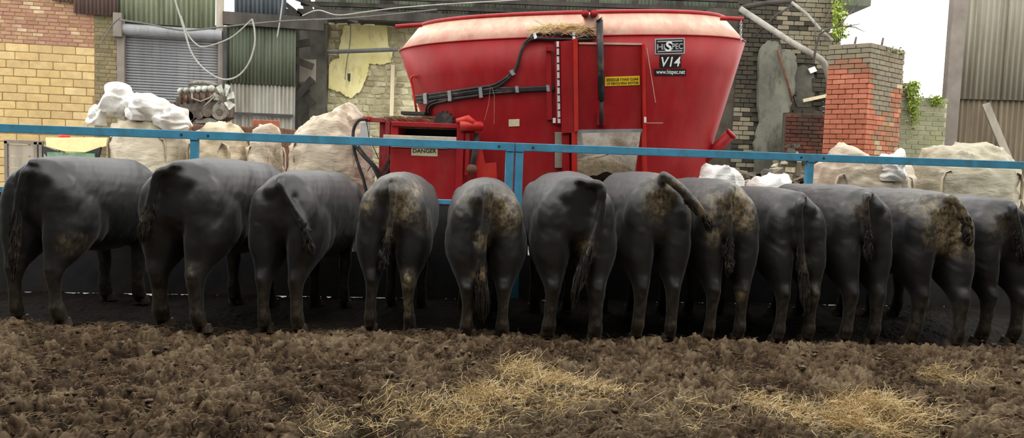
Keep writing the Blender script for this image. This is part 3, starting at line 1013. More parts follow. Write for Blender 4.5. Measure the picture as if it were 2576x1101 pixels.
STEERS = [
 # name bits: centre px x of the hind feet, feet px y, top height m, heading deg, width scale
 dict(x=95,  y=815, h=1.40, hd=-9, sx=1.16, lab='largest black steer at the far left, right flank turned to view',
      tail=[(58,450,0),(42,530,0),(34,620,0)], dirt=[(190,610,25,.5),(90,700,35,.35)], st=[(-.02,0),(.03,.0),(0,0),(0,0)], sw=.3, seed=1),
 dict(x=446, y=832, h=1.42, hd=-10, sx=1.22, lab='big clean black steer second from left, tail hanging off its left side',
      tail=[(394,440,.0),(376,510,.0),(362,560,.01)], dirt=[(365,560,25,.5),(490,680,30,.5)], st=[(-.03,.1),(.02,0),(0,0),(0,0)], sw=.18, seed=2),
 dict(x=705, y=836, h=1.345, hd=-6, sx=.98, lab='black steer third from left with tail curling across its right thigh',
      tail=[(712,470,0),(742,520,0),(768,560,0),(782,610,0)], dirt=[(790,690,18,.8),(690,520,25,.15)], st=[(.0,0),(.0,.03),(0,0),(0,0)], sw=.12, seed=3),
 dict(x=980, y=836, h=1.355, hd=1, sx=.97, lab='black steer with yellowish dung on rump and a mud-caked right leg',
      tail=[(990,490,0),(986,540,0),(976,600,0),(966,650,0)], dirt=[(1020,515,42,1.3),(1040,480,26,1.2),(925,510,30,.8),(1028,700,28,1.3),(1030,760,26,1.2),(985,590,22,.9),(975,440,50,.45),(1075,560,30,.5)], st=[(-.03,0),(.03,.0),(0,0),(0,0)], sw=.12, seed=4),
 dict(x=1216, y=856, h=1.335, hd=4, sx=1.03, lab='black steer with dung-streaked rump and long muddy tail, left of double blue post',
      tail=[(1228,490,0),(1222,550,0),(1214,610,0),(1210,670,0),(1212,710,0)], dirt=[(1270,530,48,1.2),(1245,500,30,1.0),(1212,600,22,1.2),(1208,690,26,1.2),(1160,480,50,.5),(1190,790,20,.9),(1275,760,24,.7)], st=[(-.0,0),(.01,.0),(0,0),(0,0)], sw=.36, seed=5, tr=.038),
 dict(x=1440, y=862, h=1.41, hd=5, sx=1.08, lab='broad glossy black steer right of double blue post, pale-streaked tail between legs',
      tail=[(1512,470,0),(1512,530,0),(1498,580,0),(1478,630,.01),(1462,670,.01)], dirt=[(1472,620,26,.9),(1455,690,26,.9)], st=[(-.05,.02),(.03,-.02),(0,0),(0,0)], sw=.36, seed=6),
 dict(x=1645, y=862, h=1.435, hd=6, sx=0.95, lab='black steer flicking its muddy tail out to the right',
      tail=[(1668,440,-.01),(1704,470,.03),(1735,505,.05),(1768,545,.06)], dirt=[(1650,505,42,1.2),(1680,470,35,.8),(1560,430,40,.7),(1765,530,40,1.0)], st=[(-.02,0),(.0,.0),(0,0),(0,0)], sw=.14, seed=7, tr=.042),
 dict(x=1818, y=862, h=1.395, hd=6, sx=0.91, lab='black steer with tan dung patches either side of a straight dark tail',
      tail=[(1828,490,0),(1830,550,0),(1832,620,0),(1832,660,0)], dirt=[(1862,505,44,2.2),(1868,550,30,1.6),(1800,520,40,1.0),(1790,590,24,.8),(1852,735,20,1.2),(1740,450,40,.5)], st=[(-.0,0),(.01,.0),(0,0),(0,0)], sw=.12, seed=8),
 dict(x=1992, y=864, h=1.33, hd=7, sx=0.87, lab='clean black steer with a thick tail hanging to its hocks, below small white sacks',
      tail=[(2006,520,0),(2008,580,0),(2012,640,0),(2018,690,.01)], dirt=[(2012,660,20,.9),(2022,740,34,.6)], st=[(-.01,0),(.02,.0),(0,0),(0,0)], sw=.38, seed=9, tr=.036),
 dict(x=2158, y=866, h=1.375, hd=7, sx=0.88, lab='sleek black steer third from right, grey sheen on its back',
      tail=[(2172,500,0),(2178,560,0),(2180,620,0)], dirt=[(2150,530,24,.5)], st=[(-.0,0),(.01,.0),(0,0),(0,0)], sw=.15, seed=10),
 dict(x=2350, y=874, h=1.36, hd=4, sx=1.0, lab='black steer second from right with a large tan patch of dried dung on the rump',
      tail=[(2395,500,0),(2418,540,.02),(2428,590,.02)], dirt=[(2385,565,62,2.2),(2340,530,40,.9),(2430,620,30,.6)], st=[(-.02,.06),(.02,-.05),(0,0),(0,0)], sw=.1, seed=11),
 dict(x=2508, y=866, h=1.32, hd=7, sx=0.95, lab='smallest black steer at the far right end of the row',
      tail=[(2545,530,0),(2558,580,0),(2566,630,0)], dirt=[(2500,570,34,.5)], st=[(-.02,0),(.02,.0),(0,0),(0,0)], sw=.12, seed=12),
]
FB = Wall(px(40, 500, 7.95), math.atan2(.99, 9.27))
NECKS = []
for c in STEERS:
    P = pz(c['x'], c['y'], 0.0)
    P = P + Vector((math.sin(R(c['hd'])), -math.cos(R(c['hd'])), 0))*.05
    f_ = Vector((-math.sin(R(c['hd'])), math.cos(R(c['hd'])), 0))
    reach = (FB.P - Vector((P.x, P.y, 0))).dot(FB.n)/f_.dot(FB.n)
    sy = min(1.2, max(.94, reach/1.80))
    make_steer('steer', c['lab'], P, R(c['hd']), c['sx'], sy, c['h']/1.375, c['tail'], c['dirt'], c['st'], c['sw'], 0.0, c['seed'], c.get('tr', .03))
    NECKS.append((P, R(c['hd']), c['sx']))

# ================================================================== blue feed barrier
def zrail(x, y): return FB.hit(x, y)[1]
ZT = zrail(1290, 369)
sJ = FB.hit(1293, 420)[0]
slots = []
for P, hd, sx in NECKS:
    f_ = Vector((-math.sin(hd), math.cos(hd), 0))
    t = (FB.P - Vector((P.x, P.y, 0))).dot(FB.n)/f_.dot(FB.n)
    slots.append(((Vector((P.x, P.y, 0)) + f_*t - FB.P).dot(FB.u), .158*sx))
slots.sort()
def barrier(sa, sb, posts, label):
    root = empty('feed_barrier', FB.pt((sa+sb)/2, -.12, 0), label, 'feed barrier', 'blue feed barrier panels')
    MB().wbox(FB, sa, sb, ZT - .042, ZT + .042, -.04, .04).build('top_rail', M['blue'], root, bevel=.006)
    MB().wbox(FB, sa, sb, .985, 1.035, -.025, .025).build('middle_rail', M['blue'], root, bevel=.005)
    MB().wbox(FB, sa, sb, -.02, .46, -.02, .02).build('bottom_sheet', M['dark_steel'], root)
    edges = [sa] + [e for c_, hw in slots if sa < c_ < sb for e in (c_ - hw, c_ + hw)] + [sb]
    for i in range(0, len(edges) - 1, 2):
        a_, b_ = edges[i], edges[i+1]
        if b_ - a_ > .03:
            MB().wbox(FB, a_, b_, .462, .98, -.012, .012).build('shade_board', M['dark_steel'], root)  # dark boards added to stand in for the shade between the steers
    for s, w_ in posts:
        MB().wbox(FB, s - w_/2, s + w_/2, -.12, ZT - .042, -.035, .035).build('post', M['blue'], root, bevel=.005)
        MB().wbox(FB, s - w_/2, s + w_/2, ZT - .05, ZT - .02, .041, .046).build('bracket', M['blue'], root)
    for s, w_ in posts:
        for ds in (-.12, .14):
            if not sa + .02 < s + ds < sb - .02: continue
            MB().cyl(FB.pt(s + ds, ZT, .038), FB.pt(s + ds, ZT, .05), .012, 8).build('bolt', M['dark_steel'], root)
    return root
barrier(FB.hit(-420, 300)[0], sJ - .004, [(FB.hit(-330,420)[0], .075), (FB.hit(490,380)[0], .075), (FB.hit(1282,420)[0] - .004, .085)], 'left panel of the blue steel feed barrier, from the block wall to the double post')
barrier(sJ + .004, FB.hit(2960, 420)[0], [(FB.hit(1304,420)[0] + .004, .085), (FB.hit(2036,420)[0], .075), (FB.hit(2945,420)[0], .075)], 'right panel of the blue steel feed barrier, from the double post to the right edge')
# rusty gate post with chain and curved blue hoop at the right end
gp = pz(2568, 900, 0); 
gp = FB.px(2569, 560, .12)
root = empty('gate_post', (gp.x, gp.y, -.12), 'thin rusty gate post with a chain behind the smallest steer', 'post')
MB().cyl((gp.x, gp.y, -.12), (gp.x, gp.y, 1.36), .022, 10).build('pole', M['rust_light'], root, smooth=True)
for i in range(5):
    a = 6.28*i/5
    pts = [(gp.x + .04 + .02*math.cos(t), gp.y - .03, 1.18 - .05*i + .032*math.sin(t)) if i % 2 else (gp.x + .04, gp.y - .03 + .02*math.cos(t), 1.18 - .05*i + .032*math.sin(t)) for t in [6.28*k_/10 for k_ in range(11)]]
    MB().tube(pts, .006, 6).build('chain_link', M['rust'], root, smooth=True)
hp = FB.px(2580, 640, .3)
root = MB()
root.tube([(hp.x + .0 + .18*math.sin(t), hp.y, hp.z - .25 + .5*(1-math.cos(t))/2 ) for t in [math.pi*k_/14 for k_ in range(15)]], .03, 10)
root.tube([(hp.x, hp.y, hp.z - .25), (hp.x, hp.y, -.12)], .03, 10)
root.tube([(hp.x, hp.y, hp.z + .25), (hp.x - .16, hp.y, hp.z + .25)], .03, 10)
tag(root.build('hoop_rail', M['blue'], smooth=True), 'curved blue tubular rail at the right edge behind the smallest steer', 'rail')

# ================================================================== bedding
rs = np.random.RandomState(3)
def cells(x, y, f, seed):
    """domes on jittered cells: distance to the nearest centre, and that cell's two random numbers"""
    x = x*f; y = y*f
    xi = np.floor(x).astype(int); yi = np.floor(y).astype(int)
    best = np.full(x.shape, 9.0); r1 = np.zeros_like(x); r2 = np.zeros_like(x)
    for i in (-1, 0, 1):
        for j in (-1, 0, 1):
            a_, b_ = (xi + i + seed*31) & 255, (yi + j + seed*57) & 255
            u, v, w_ = _tab[a_, b_], _tab[b_, (a_ + 91) & 255], _tab[(a_ + 37) & 255, (b_ + 53) & 255]
            d = (x - xi - i - u)**2 + (y - yi - j - v)**2
            k_ = d < best
            best = np.where(k_, d, best); r1 = np.where(k_, w_, r1); r2 = np.where(k_, v, r2)
    return np.sqrt(best), r1, r2
def feet_line(x): return 6.42 + .055*x
def bed_full(x, y):
    wx = x + (fbm(x*9, y*9, 3, 61) - .5)*.09; wy = y + (fbm(x*9, y*9, 3, 67) - .5)*.09
    h = (fbm(x*.55, y*.55, 2, 1) - .5)*.10 + (fbm(x*2.4, y*2.4, 3, 5) - .5)*.13
    tint = fbm(x*1.7, y*1.7, 3, 71)*.6
    for f, amp, sd in ((6.5,.055,2),(13,.042,4),(27,.032,6),(46,.016,8)):
        d, r1, r2 = cells(wx, wy, f, sd)
        dome = np.sqrt(np.clip(1 - (d/(.55 + .35*r2))**2, 0, 1))
        h = h + amp*(dome*(.25 + 1.1*r1) - .4)
        tint = tint + (r1 - .5)*.40*dome
    h = h + (fbm(x*34, y*34, 3, 13) - .5)*.042
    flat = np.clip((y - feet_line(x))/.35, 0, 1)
    front = np.exp(-((y - (feet_line(x) - .2))/.3)**2)*.02
    h = h*(1 - .72*flat) + front - .015
    return h, tint, flat
def bed_h(x, y): return bed_full(np.asarray(x, float), np.asarray(y, float))[0]
STRAW = [(1370,985,.45,.30),(1180,1040,.50,.22),(2080,1050,.60,.30),(1945,1042,.26,.12),(2415,960,.26,.16),(2200,1085,.5,.2),(1150,1085,.4,.15),(830,1100,.25,.1),(1480,990,.30,.13),(1700,1062,.34,.07),(1400,1040,.40,.10)]
SP = [(pz(a, b, 0), r_, d) for a, b, r_, d in STRAW]
def straw_w(x, y):
    w_ = np.zeros_like(x)
    for p, r_, d in SP:
        q = np.sqrt(((x-p.x)/r_)**2 + ((y-p.y)/(r_*.8))**2)
        w_ = np.maximum(w_, np.clip(1.15 - q*(.6 + .8*fbm(x*5, y*5, 3, 30)), 0, 1))
    return w_
xs = np.concatenate([np.arange(-7.55,-4.95,.08), np.arange(-4.95,5.15,.0098), np.arange(5.15,7.56,.08)])
ys = np.concatenate([np.arange(-3.95,3.9,.1), np.arange(3.9,6.9,.0088), np.arange(6.9,9.35,.035)])
X, Y = np.meshgrid(xs, ys)
fy = FB.P.y + (X - FB.P.x)*math.tan(math.atan2(.99, 9.27)) - .06
Y = np.minimum(Y, fy)
Z, TINT, FLAT = bed_full(X, Y)
ny_, nx_ = X.shape
me = bpy.data.meshes.new('bedding')
me.vertices.add(nx_*ny_)
me.vertices.foreach_set('co', np.stack([X, Y, Z], -1).ravel())
ii, jj = np.meshgrid(np.arange(nx_-1), np.arange(ny_-1))
a = (jj*nx_ + ii).ravel()
q = np.stack([a, a+1, a+nx_+1, a+nx_], -1)
me.loops.add(q.size); me.polygons.add(len(q))
me.loops.foreach_set('vertex_index', q.ravel())
me.polygons.foreach_set('loop_start', np.arange(0, q.size, 4)); me.polygons.foreach_set('loop_total', np.full(len(q), 4))
me.update(); me.validate()
at = me.attributes.new('straw', 'FLOAT', 'POINT')
at.data.foreach_set('value', (straw_w(X, Y)*.9).ravel().astype(np.float32))
at = me.attributes.new('tint', 'FLOAT', 'POINT'); at.data.foreach_set('value', TINT.ravel().astype(np.float32))
at = me.attributes.new('wet_shade', 'FLOAT', 'POINT'); at.data.foreach_set('value', np.clip(FLAT*1.4 - .2 + (fbm(X*4, Y*4, 3, 80) - .5)*.8, 0, 1).ravel().astype(np.float32))  # slurry and painted shade from the feet line to the barrier
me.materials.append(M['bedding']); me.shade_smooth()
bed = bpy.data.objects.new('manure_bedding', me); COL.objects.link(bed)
tag(bed, 'trampled brown manure and straw bedding covering the pen floor', 'bedding', kind='stuff')

# loose clods
ico = bmesh.new(); bmesh.ops.create_icosphere(ico, subdivisions=1, radius=1.0)
iv = np.array([v.co[:] for v in ico.verts]); ifc = np.array([[v.index for v in f_.verts] for f_ in ico.faces]); ico.free()
nc = 2600
dep = 3.9 + 2.75*rs.rand(nc)**.8
cx = rs.uniform(-.70, .72, nc)*dep
cy = dep + .04*cx
cz = bed_h(cx, cy)
sz_ = .007 + .022*rs.rand(nc)**2
V = iv[None]*(.45 + .8*rs.rand(nc, 42 if len(iv) == 42 else len(iv), 1))
V = V*np.stack([sz_*rs.uniform(.8,1.6,nc), sz_*rs.uniform(.8,1.5,nc), sz_*rs.uniform(.5,1.0,nc)], -1)[:,None,:]
an = rs.uniform(0, 6.28, nc); ca, sa_ = np.cos(an)[:,None], np.sin(an)[:,None]
V = np.stack([V[...,0]*ca - V[...,1]*sa_, V[...,0]*sa_ + V[...,1]*ca, V[...,2]], -1)
V = V + np.stack([cx, cy, cz + sz_*.1], -1)[:,None,:]
Fq = (ifc[None] + (np.arange(nc)*len(iv))[:,None,None]).reshape(-1, 3)
def np_mesh(name, verts, faces, mat, smooth=False):
    me = bpy.data.meshes.new(name)
    k_ = faces.shape[1]
    me.vertices.add(len(verts)); me.vertices.foreach_set('co', np.ascontiguousarray(verts).ravel())
    me.loops.add(faces.size); me.polygons.add(len(faces))
    me.loops.foreach_set('vertex_index', np.ascontiguousarray(faces).ravel().astype(np.int32))
    me.polygons.foreach_set('loop_start', np.arange(0, faces.size, k_)); me.polygons.foreach_set('loop_total', np.full(len(faces), k_))
    me.update(); me.validate()
    me.materials.append(mat)
    if smooth: me.shade_smooth()
    o = bpy.data.objects.new(name, me); COL.objects.link(o)
    return o
tag(np_mesh('manure_clods', V.reshape(-1,3), Fq, M['clod'], False), 'loose brown manure clods strewn over the pen bedding', 'clods', kind='stuff')

def strands(name, mat, P0, D, L, r_, curl, label, cat, parent=None):
    """bent three-sided straws: start points, unit directions, lengths"""
    n = len(P0)
    side = np.cross(D, np.array([0,0,1.0])); side /= (np.linalg.norm(side, axis=1, keepdims=True) + 1e-6)
    up_ = np.cross(side, D)
    P1 = P0 + D*(L*.5)[:,None] + side*(curl*L)[:,None]
    P2 = P0 + D*L[:,None] + side*(curl*.4*L)[:,None] - np.array([0,0,1.0])*(L*np.abs(curl)*.8)[:,None]
    vs = []
    for P_, sc_ in ((P0,1.0),(P1,1.0),(P2,.6)):
        for k_ in range(3):
            a_ = 2.094*k_
            vs.append(P_ + (side*math.cos(a_) + up_*math.sin(a_))*(r_*sc_)[:,None])
    V_ = np.stack(vs, 1).reshape(-1, 3)
    f_ = []
    for s_ in (0, 3):
        for k_ in range(3):
            f_.append((s_+k_, s_+(k_+1)%3, s_+3+(k_+1)%3, s_+3+k_))
    f_ = np.array(f_)
    F_ = (f_[None] + (np.arange(n)*9)[:,None,None]).reshape(-1, 4)
    o = np_mesh(name, V_, F_, mat)
    if parent is None:
        tag(o, label, cat, kind='stuff')
    else:
        o.parent = parent; o.matrix_parent_inverse = Matrix.Translation(-wloc(parent)); tag(o, kind='stuff')
    return o
def straw_field(n, xs_, ys_, hmul, lmin, lmax, rmul=1.0, lift=.35):
    an = rs.uniform(0, 6.28, n); el = rs.uniform(-.1, 1, n)*lift
    D = np.stack([np.cos(an)*np.cos(el), np.sin(an)*np.cos(el), np.sin(el)], -1)
    L = rs.uniform(lmin, lmax, n)
    z_ = bed_h(xs_, ys_) + hmul
    return np.stack([xs_, ys_, z_], -1), D, L, np.full(n, .0019)*rmul*rs.uniform(.7,1.3,n), rs.uniform(-.3,.3,n)
n = 20000
dep = 3.9 + 2.7*rs.rand(n); x_ = rs.uniform(-.70,.72,n)*dep
strands('loose_straw', M['straw_dull'], *straw_field(n, x_, dep, .004, .02, .09, .75), 'dull straw stalks scattered all over the bedding', 'straw')
LB = ['bright straw heap in the bottom middle, left of centre', 'straw strewn near the bottom left of the straw heaps', 'large golden straw heap at the bottom right', 'golden straw tuft left of the large bottom-right heap',
      'small golden straw tuft round a dark clod near the right edge', 'golden straw at the bottom edge under the large heap', 'straw at the bottom edge below centre', 'small golden straw tuft at the bottom edge, left of centre',
      'thin straw right of the bright middle heap', 'thin pale straw between the middle and right heaps', 'pale flattened straw below the bright middle heap']
for i, (p, r_, d) in enumerate(SP):
    n = int(2000*r_*max(d,.06)/.2)
    nt = max(4, int(26*r_))
    tx = p.x + rs.normal(size=nt)*r_*.40; ty = np.maximum(p.y + rs.normal(size=nt)*r_*.28, 3.95); tr = rs.uniform(.03,.10,nt); th_ = rs.uniform(.01,.10,nt)*d/.25
    k_ = rs.randint(0, nt, n)
    x_ = tx[k_] + rs.normal(size=n)*tr[k_]; y_ = np.maximum(ty[k_] + rs.normal(size=n)*tr[k_]*.8, 3.7)
    loose = rs.rand(n) < .25
    x_ = np.where(loose, p.x + rs.normal(size=n)*r_*.5, x_); y_ = np.where(loose, np.maximum(p.y + rs.normal(size=n)*r_*.35, 3.7), y_)
    P0, D, L, rr, cu = straw_field(n, x_, y_, .003, .03, .15, .8, .9)
    P0[:,2] += np.where(loose, 0, rs.rand(n)*th_[k_])
    strands('straw_heap', M['straw'], P0, D, L, rr, cu, LB[i], 'straw')

# ================================================================== red mixer wagon
TCX, TCY, TYAW, TTILT, TN = .905, 11.453, -.051, .053, 2.5
TROWS = [(.80,1.70,.93),(1.2,1.825,.985),(1.7,1.985,1.05),(2.2,2.145,1.12),(2.65,2.287,1.19),(3.063,2.415,1.25),(3.395,2.138,1.02)]
def tub_pt(t, z, grow=0.0):
    for (z0,a0,b0),(z1,a1,b1) in zip(TROWS, TROWS[1:]):
        if z <= z1 + 1e-6:
            f = (z-z0)/(z1-z0); break
    a = a0+(a1-a0)*f + grow; b = b0+(b1-b0)*f + grow
    c, s = math.cos(t), math.sin(t)
    x = a*math.copysign(abs(c)**(2/TN), c); y = b*math.copysign(abs(s)**(2/TN), s)
    return tub_w(x, y, z)
def tub_w(x, y, z):
    xx = x*math.cos(TTILT) - z*math.sin(TTILT); zz = x*math.sin(TTILT) + z*math.cos(TTILT)
    return Vector((TCX + xx*math.cos(TYAW) - y*math.sin(TYAW), TCY + xx*math.sin(TYAW) + y*math.cos(TYAW), zz))
def tub_inv(P):
    dx, dy = P.x - TCX, P.y - TCY
    xx = dx*math.cos(TYAW) + dy*math.sin(TYAW); y = -dx*math.sin(TYAW) + dy*math.cos(TYAW)
    return xx*math.cos(TTILT) + P.z*math.sin(TTILT), y, -xx*math.sin(TTILT) + P.z*math.cos(TTILT)
NU = 200
def tub_mesh(ts, zs, hole=None):
    mb = MB()
    n = len(ts)
    vs = [tub_pt(t, z) for z in zs for t in ts]
    fs = []
    for j in range(len(zs)-1):
        for i in range(n):
            i2 = (i+1) % n
            if hole and hole[0]-1e-6 <= ts[i] and ts[i2] <= hole[1]+1e-6 and i2 > 0 and hole[2]-1e-6 <= zs[j] and zs[j+1] <= hole[3]+1e-6:
                continue
            fs.append((j*n+i, j*n+i2, (j+1)*n+i2, (j+1)*n+i))
    mb.add(vs, fs)
    return mb
_ts = [2*math.pi*i/NU for i in range(NU)]
_tm = tub_mesh(_ts, [r_[0] for r_ in TROWS])
TB = BVHTree.FromPolygons(_tm.v, _tm.f)
def on_tub(x, y, off=0.0):
    loc, nor, _, _ = TB.ray_cast(CAM, ray(x, y).normalized())
    if loc is None:
        return None
    if nor.dot(ray(x, y)) > 0: nor = -nor
    return loc + nor*off
def tub_param(x, y):
    lx, ly, lz = tub_inv(on_tub(x, y))
    for (z0,a0,b0),(z1,a1,b1) in zip(TROWS, TROWS[1:]):
        if lz <= z1: break
    f = (lz-z0)/(z1-z0); a = a0+(a1-a0)*f; b = b0+(b1-b0)*f
    c = lx/a; s = ly/b
    return math.atan2(math.copysign(abs(s)**(TN/2), s), math.copysign(abs(c)**(TN/2), c)) % (2*math.pi), lz
ht0, hz1 = tub_param(1452, 331)
ht1, _ = tub_param(1613, 331)
hz0 = tub_param(1530, 470)[1]
ts = sorted(set([t for t in _ts if abs(t-ht0) > .008 and abs(t-ht1) > .008] + [ht0, ht1]))
zs = sorted(set([r_[0] for r_ in TROWS] + [hz0, hz1]))
mix = empty('mixer_wagon', (TCX, TCY, -.12), 'red tub diet feeder wagon standing in the feed passage', 'mixer wagon')
lo = tub_mesh(ts, [z for z in zs if z <= 3.064], (ht0, ht1, hz0, hz1)).build('tub', M['red'], mix, smooth=True)
sd = lo.modifiers.new('wall', 'SOLIDIFY'); sd.thickness = .014; sd.offset = -1
lo.data.materials.append(M['inner_steel']); sd.material_offset = 1
rg_ = tub_mesh(_ts, [3.063, 3.395]).build('spill_ring', M['red_dusty'], mix, smooth=True)
sd = rg_.modifiers.new('wall', 'SOLIDIFY'); sd.thickness = .01; sd.offset = -1
fl = MB(); fl.add([tub_pt(t, .80, -.01) for t in _ts] + [tub_pt(t, .74, -.01) for t in _ts], [tuple(range(NU)), tuple(range(2*NU-1, NU-1, -1))] + [(i, (i+1) % NU, NU+(i+1) % NU, NU+i) for i in range(NU)])
fl.build('tub_floor', M['inner_steel'], mix)
# rim tube in lengths
def rim(t0, t1, z, r_, name='rim_tube', n=40, grow=0.0):
    pts = [tub_pt(t0+(t1-t0)*i/n, z, grow) for i in range(n+1)]
    return MB().tube(pts, r_, 8).build(name, M['red'], mix, smooth=True)
rim(math.pi*.93, tub_param(1466, 40)[0], 3.395, .030)
rim(tub_param(1492, 38)[0], 2*math.pi*1.06, 3.395, .030)
rim(.06*math.pi, .93*math.pi, 3.395, .030)
rim(0, 2*math.pi, 3.063, .010, 'brim_seam', 120)
for p, q in (((995,67),(1062,62)),((1812,46),(1870,48))):
    Yp = tub_w(0, -.9, 3.3).y
    MB().tube([px(*p, Yp), px(*q, Yp)], .030, 10).build('cover_roller', M['red'], mix, smooth=True)
# chain on the right roller
for i in range(9):
    c = px(1864, 54 + i*6, 10.55)
    pts = [c + (Vector((.012*math.cos(t), 0, .022*math.sin(t))) if i % 2 else Vector((0, .012*math.cos(t), .022*math.sin(t)))) for t in [6.28*k_/10 for k_ in range(11)]]
    MB().tube(pts, .005, 6).build('chain_link', M['galv'], mix, smooth=True)

def tub_patch(name, quad, o0, o1, mat, nx=6, ny=6, parent=None, bevel=0):
    """solid plate lying on the tub; quad = four pixel corners tl, tr, br, bl"""
    tl, tr, br, bl = [Vector(q) for q in quad]
    def P(i, j, off):
        u, v = i/nx, j/ny
        q = tl.lerp(tr, u).lerp(bl.lerp(br, u), v)
        h = on_tub(q.x, q.y, off)
        return h
    vs, fs = [], []
    for off in (o0, o1):
        for j in range(ny+1):
            for i in range(nx+1):
                vs.append(P(i, j, off))
    if any(v is None for v in vs):
        raise ValueError(name)
    n1 = (nx+1)*(ny+1)
    id_ = lambda i, j, l: l*n1 + j*(nx+1) + i
    for j in range(ny):
        for i in range(nx):
            fs.append((id_(i,j,1), id_(i+1,j,1), id_(i+1,j+1,1), id_(i,j+1,1)))
            fs.append((id_(i,j,0), id_(i,j+1,0), id_(i+1,j+1,0), id_(i+1,j,0)))
    for i in range(nx):
        fs.append((id_(i,0,0), id_(i+1,0,0), id_(i+1,0,1), id_(i,0,1)))
        fs.append((id_(i,ny,0), id_(i,ny,1), id_(i+1,ny,1), id_(i+1,ny,0)))
    for j in range(ny):
        fs.append((id_(0,j,0), id_(0,j,1), id_(0,j+1,1), id_(0,j+1,0)))
        fs.append((id_(nx,j,0), id_(nx,j+1,0), id_(nx,j+1,1), id_(nx,j,1)))
    return MB().add(vs, fs).build(name, mat, parent or mix, bevel=bevel)

def rect(x0, y0, x1, y1, skew=0.0):
    return [(x0, y0), (x1, y0+skew), (x1, y1+skew), (x0, y1)]

def text_mesh(s, shear=0.0, bold=0.0):
    cu = bpy.data.curves.new('t', 'FONT'); cu.body = s; cu.shear = shear; cu.offset = bold; cu.resolution_u = 3
    o = bpy.data.objects.new('t', cu); COL.objects.link(o)
    dg = bpy.context.evaluated_depsgraph_get()
    me = bpy.data.meshes.new_from_object(o.evaluated_get(dg))
    v = [tuple(p.co) for p in me.vertices]; f = [tuple(p.vertices) for p in me.polygons]
    bpy.data.objects.remove(o); bpy.data.curves.remove(cu); bpy.data.meshes.remove(me)
    return v, f
def print_text(s, quad, place, mat, parent, shear=0.0, bold=0.0, name='lettering'):
    v, f = text_mesh(s, shear, bold)
    a = np.array(v); x0, y0 = a[:,0].min(), a[:,1].min(); w_, h_ = a[:,0].max()-x0, a[:,1].max()-y0
    tl, tr, br, bl = [Vector(q) for q in quad]
    vs = []
    for p in v:
        u_, v_ = (p[0]-x0)/w_, 1-(p[1]-y0)/h_
        q = tl.lerp(tr, u_).lerp(bl.lerp(br, u_), v_)
        vs.append(place(q.x, q.y))
    return MB().add(vs, f).build(name, mat, parent)

# discharge door, its guides and the weight scale strip
door = tub_patch('discharge_door', rect(1455,108,1611,328), .02, .045, M['red'], 8, 8)
tub_patch('door_lip', rect(1452,325,1613,333,-2), .015, .07, M['galv'], 6, 1, door)
tub_patch('door_edge', rect(1455,106,1611,111,2), .02, .06, M['red_dusty'], 6, 1, door)
tub_patch('guide_post', [(1411,104),(1447,100),(1447,330),(1413,332)], .0, .15, M['red'], 2, 10)
tub_patch('guide_flange', [(1441,98),(1452,97),(1454,326),(1444,328)], .02, .19, M['red_bright'], 1, 10)
tub_patch('guide_leg', [(1413,334),(1432,333),(1432,440),(1415,440)], .0, .10, M['red'], 2, 4)
tub_patch('guide_leg', [(1437,330),(1450,329),(1450,440),(1438,440)], .0, .16, M['red_bright'], 2, 4)
tub_patch('guide_rail', [(1611,112),(1617,111),(1622,440),(1614,440)], .0, .11, M['red_bright'], 1, 10)
tub_patch('guide_clip', rect(1614,292,1620,306), .11, .115, M['white'], 1, 1)
tub_patch('side_channel', [(1374,118),(1386,117),(1389,300),(1376,300)], .0, .05, M['red'], 1, 8)
tub_patch('channel_knob', rect(1374,118,1392,128), .05, .085, M['red'], 2, 1)
sc = tub_patch('level_scale', [(1400,104),(1406,104),(1410,308),(1403,308)], .05, .07, M['white'], 1, 12)
for i in range(10):
    y = 118 + i*19.5
    xo = (y-104)/204*4
    tub_patch('scale_mark', rect(1400+xo,y,1406+xo,y+3), .07, .074, M['black'], 1, 1, sc)
tub_patch('scale_backing', [(1395,104),(1411,104),(1415,312),(1399,312)], .0, .05, M['red'], 1, 10)
tub_patch('foot_bracket', rect(1396,332,1414,420), .0, .06, M['wood_grey'], 1, 4)
tub_patch('hinge_lug', rect(1391,296,1398,308), .03, .07, M['white'], 1, 1)
# hydraulic ram over the door
ramY = on_tub(1508, 200, .16).y
r1 = MB().tube([on_tub(1506, 78, .20), on_tub(1510, 250, .16)], .042, 14).build('ram_cylinder', M['rubber'], mix, smooth=True)
MB().tube([on_tub(1510, 250, .16), on_tub(1510, 308, .14)], .026, 10).build('ram_rod', M['rubber'], mix, smooth=True)
MB().tube([px(1506, 48, ramY-.05), on_tub(1506, 80, .20)], [.05,.045], 12).build('ram_head', M['rubber'], mix, smooth=True)
tub_patch('ram_lug', rect(1500,280,1520,312), .03, .13, M['red'], 1, 1)
for xo in (1472, 1494):
    MB().tube([px(xo, 34, ramY+.12), px(xo, 34, ramY-.05)], .05, 12).build('roller_bearing', M['red'], mix, smooth=True)
MB().prism([px(x, y, ramY + .02) for x, y in ((1466,38),(1508,34),(1506,62),(1494,78),(1476,68))], (0, .1, 0)).build('ram_bracket', M['red_dusty'], mix)
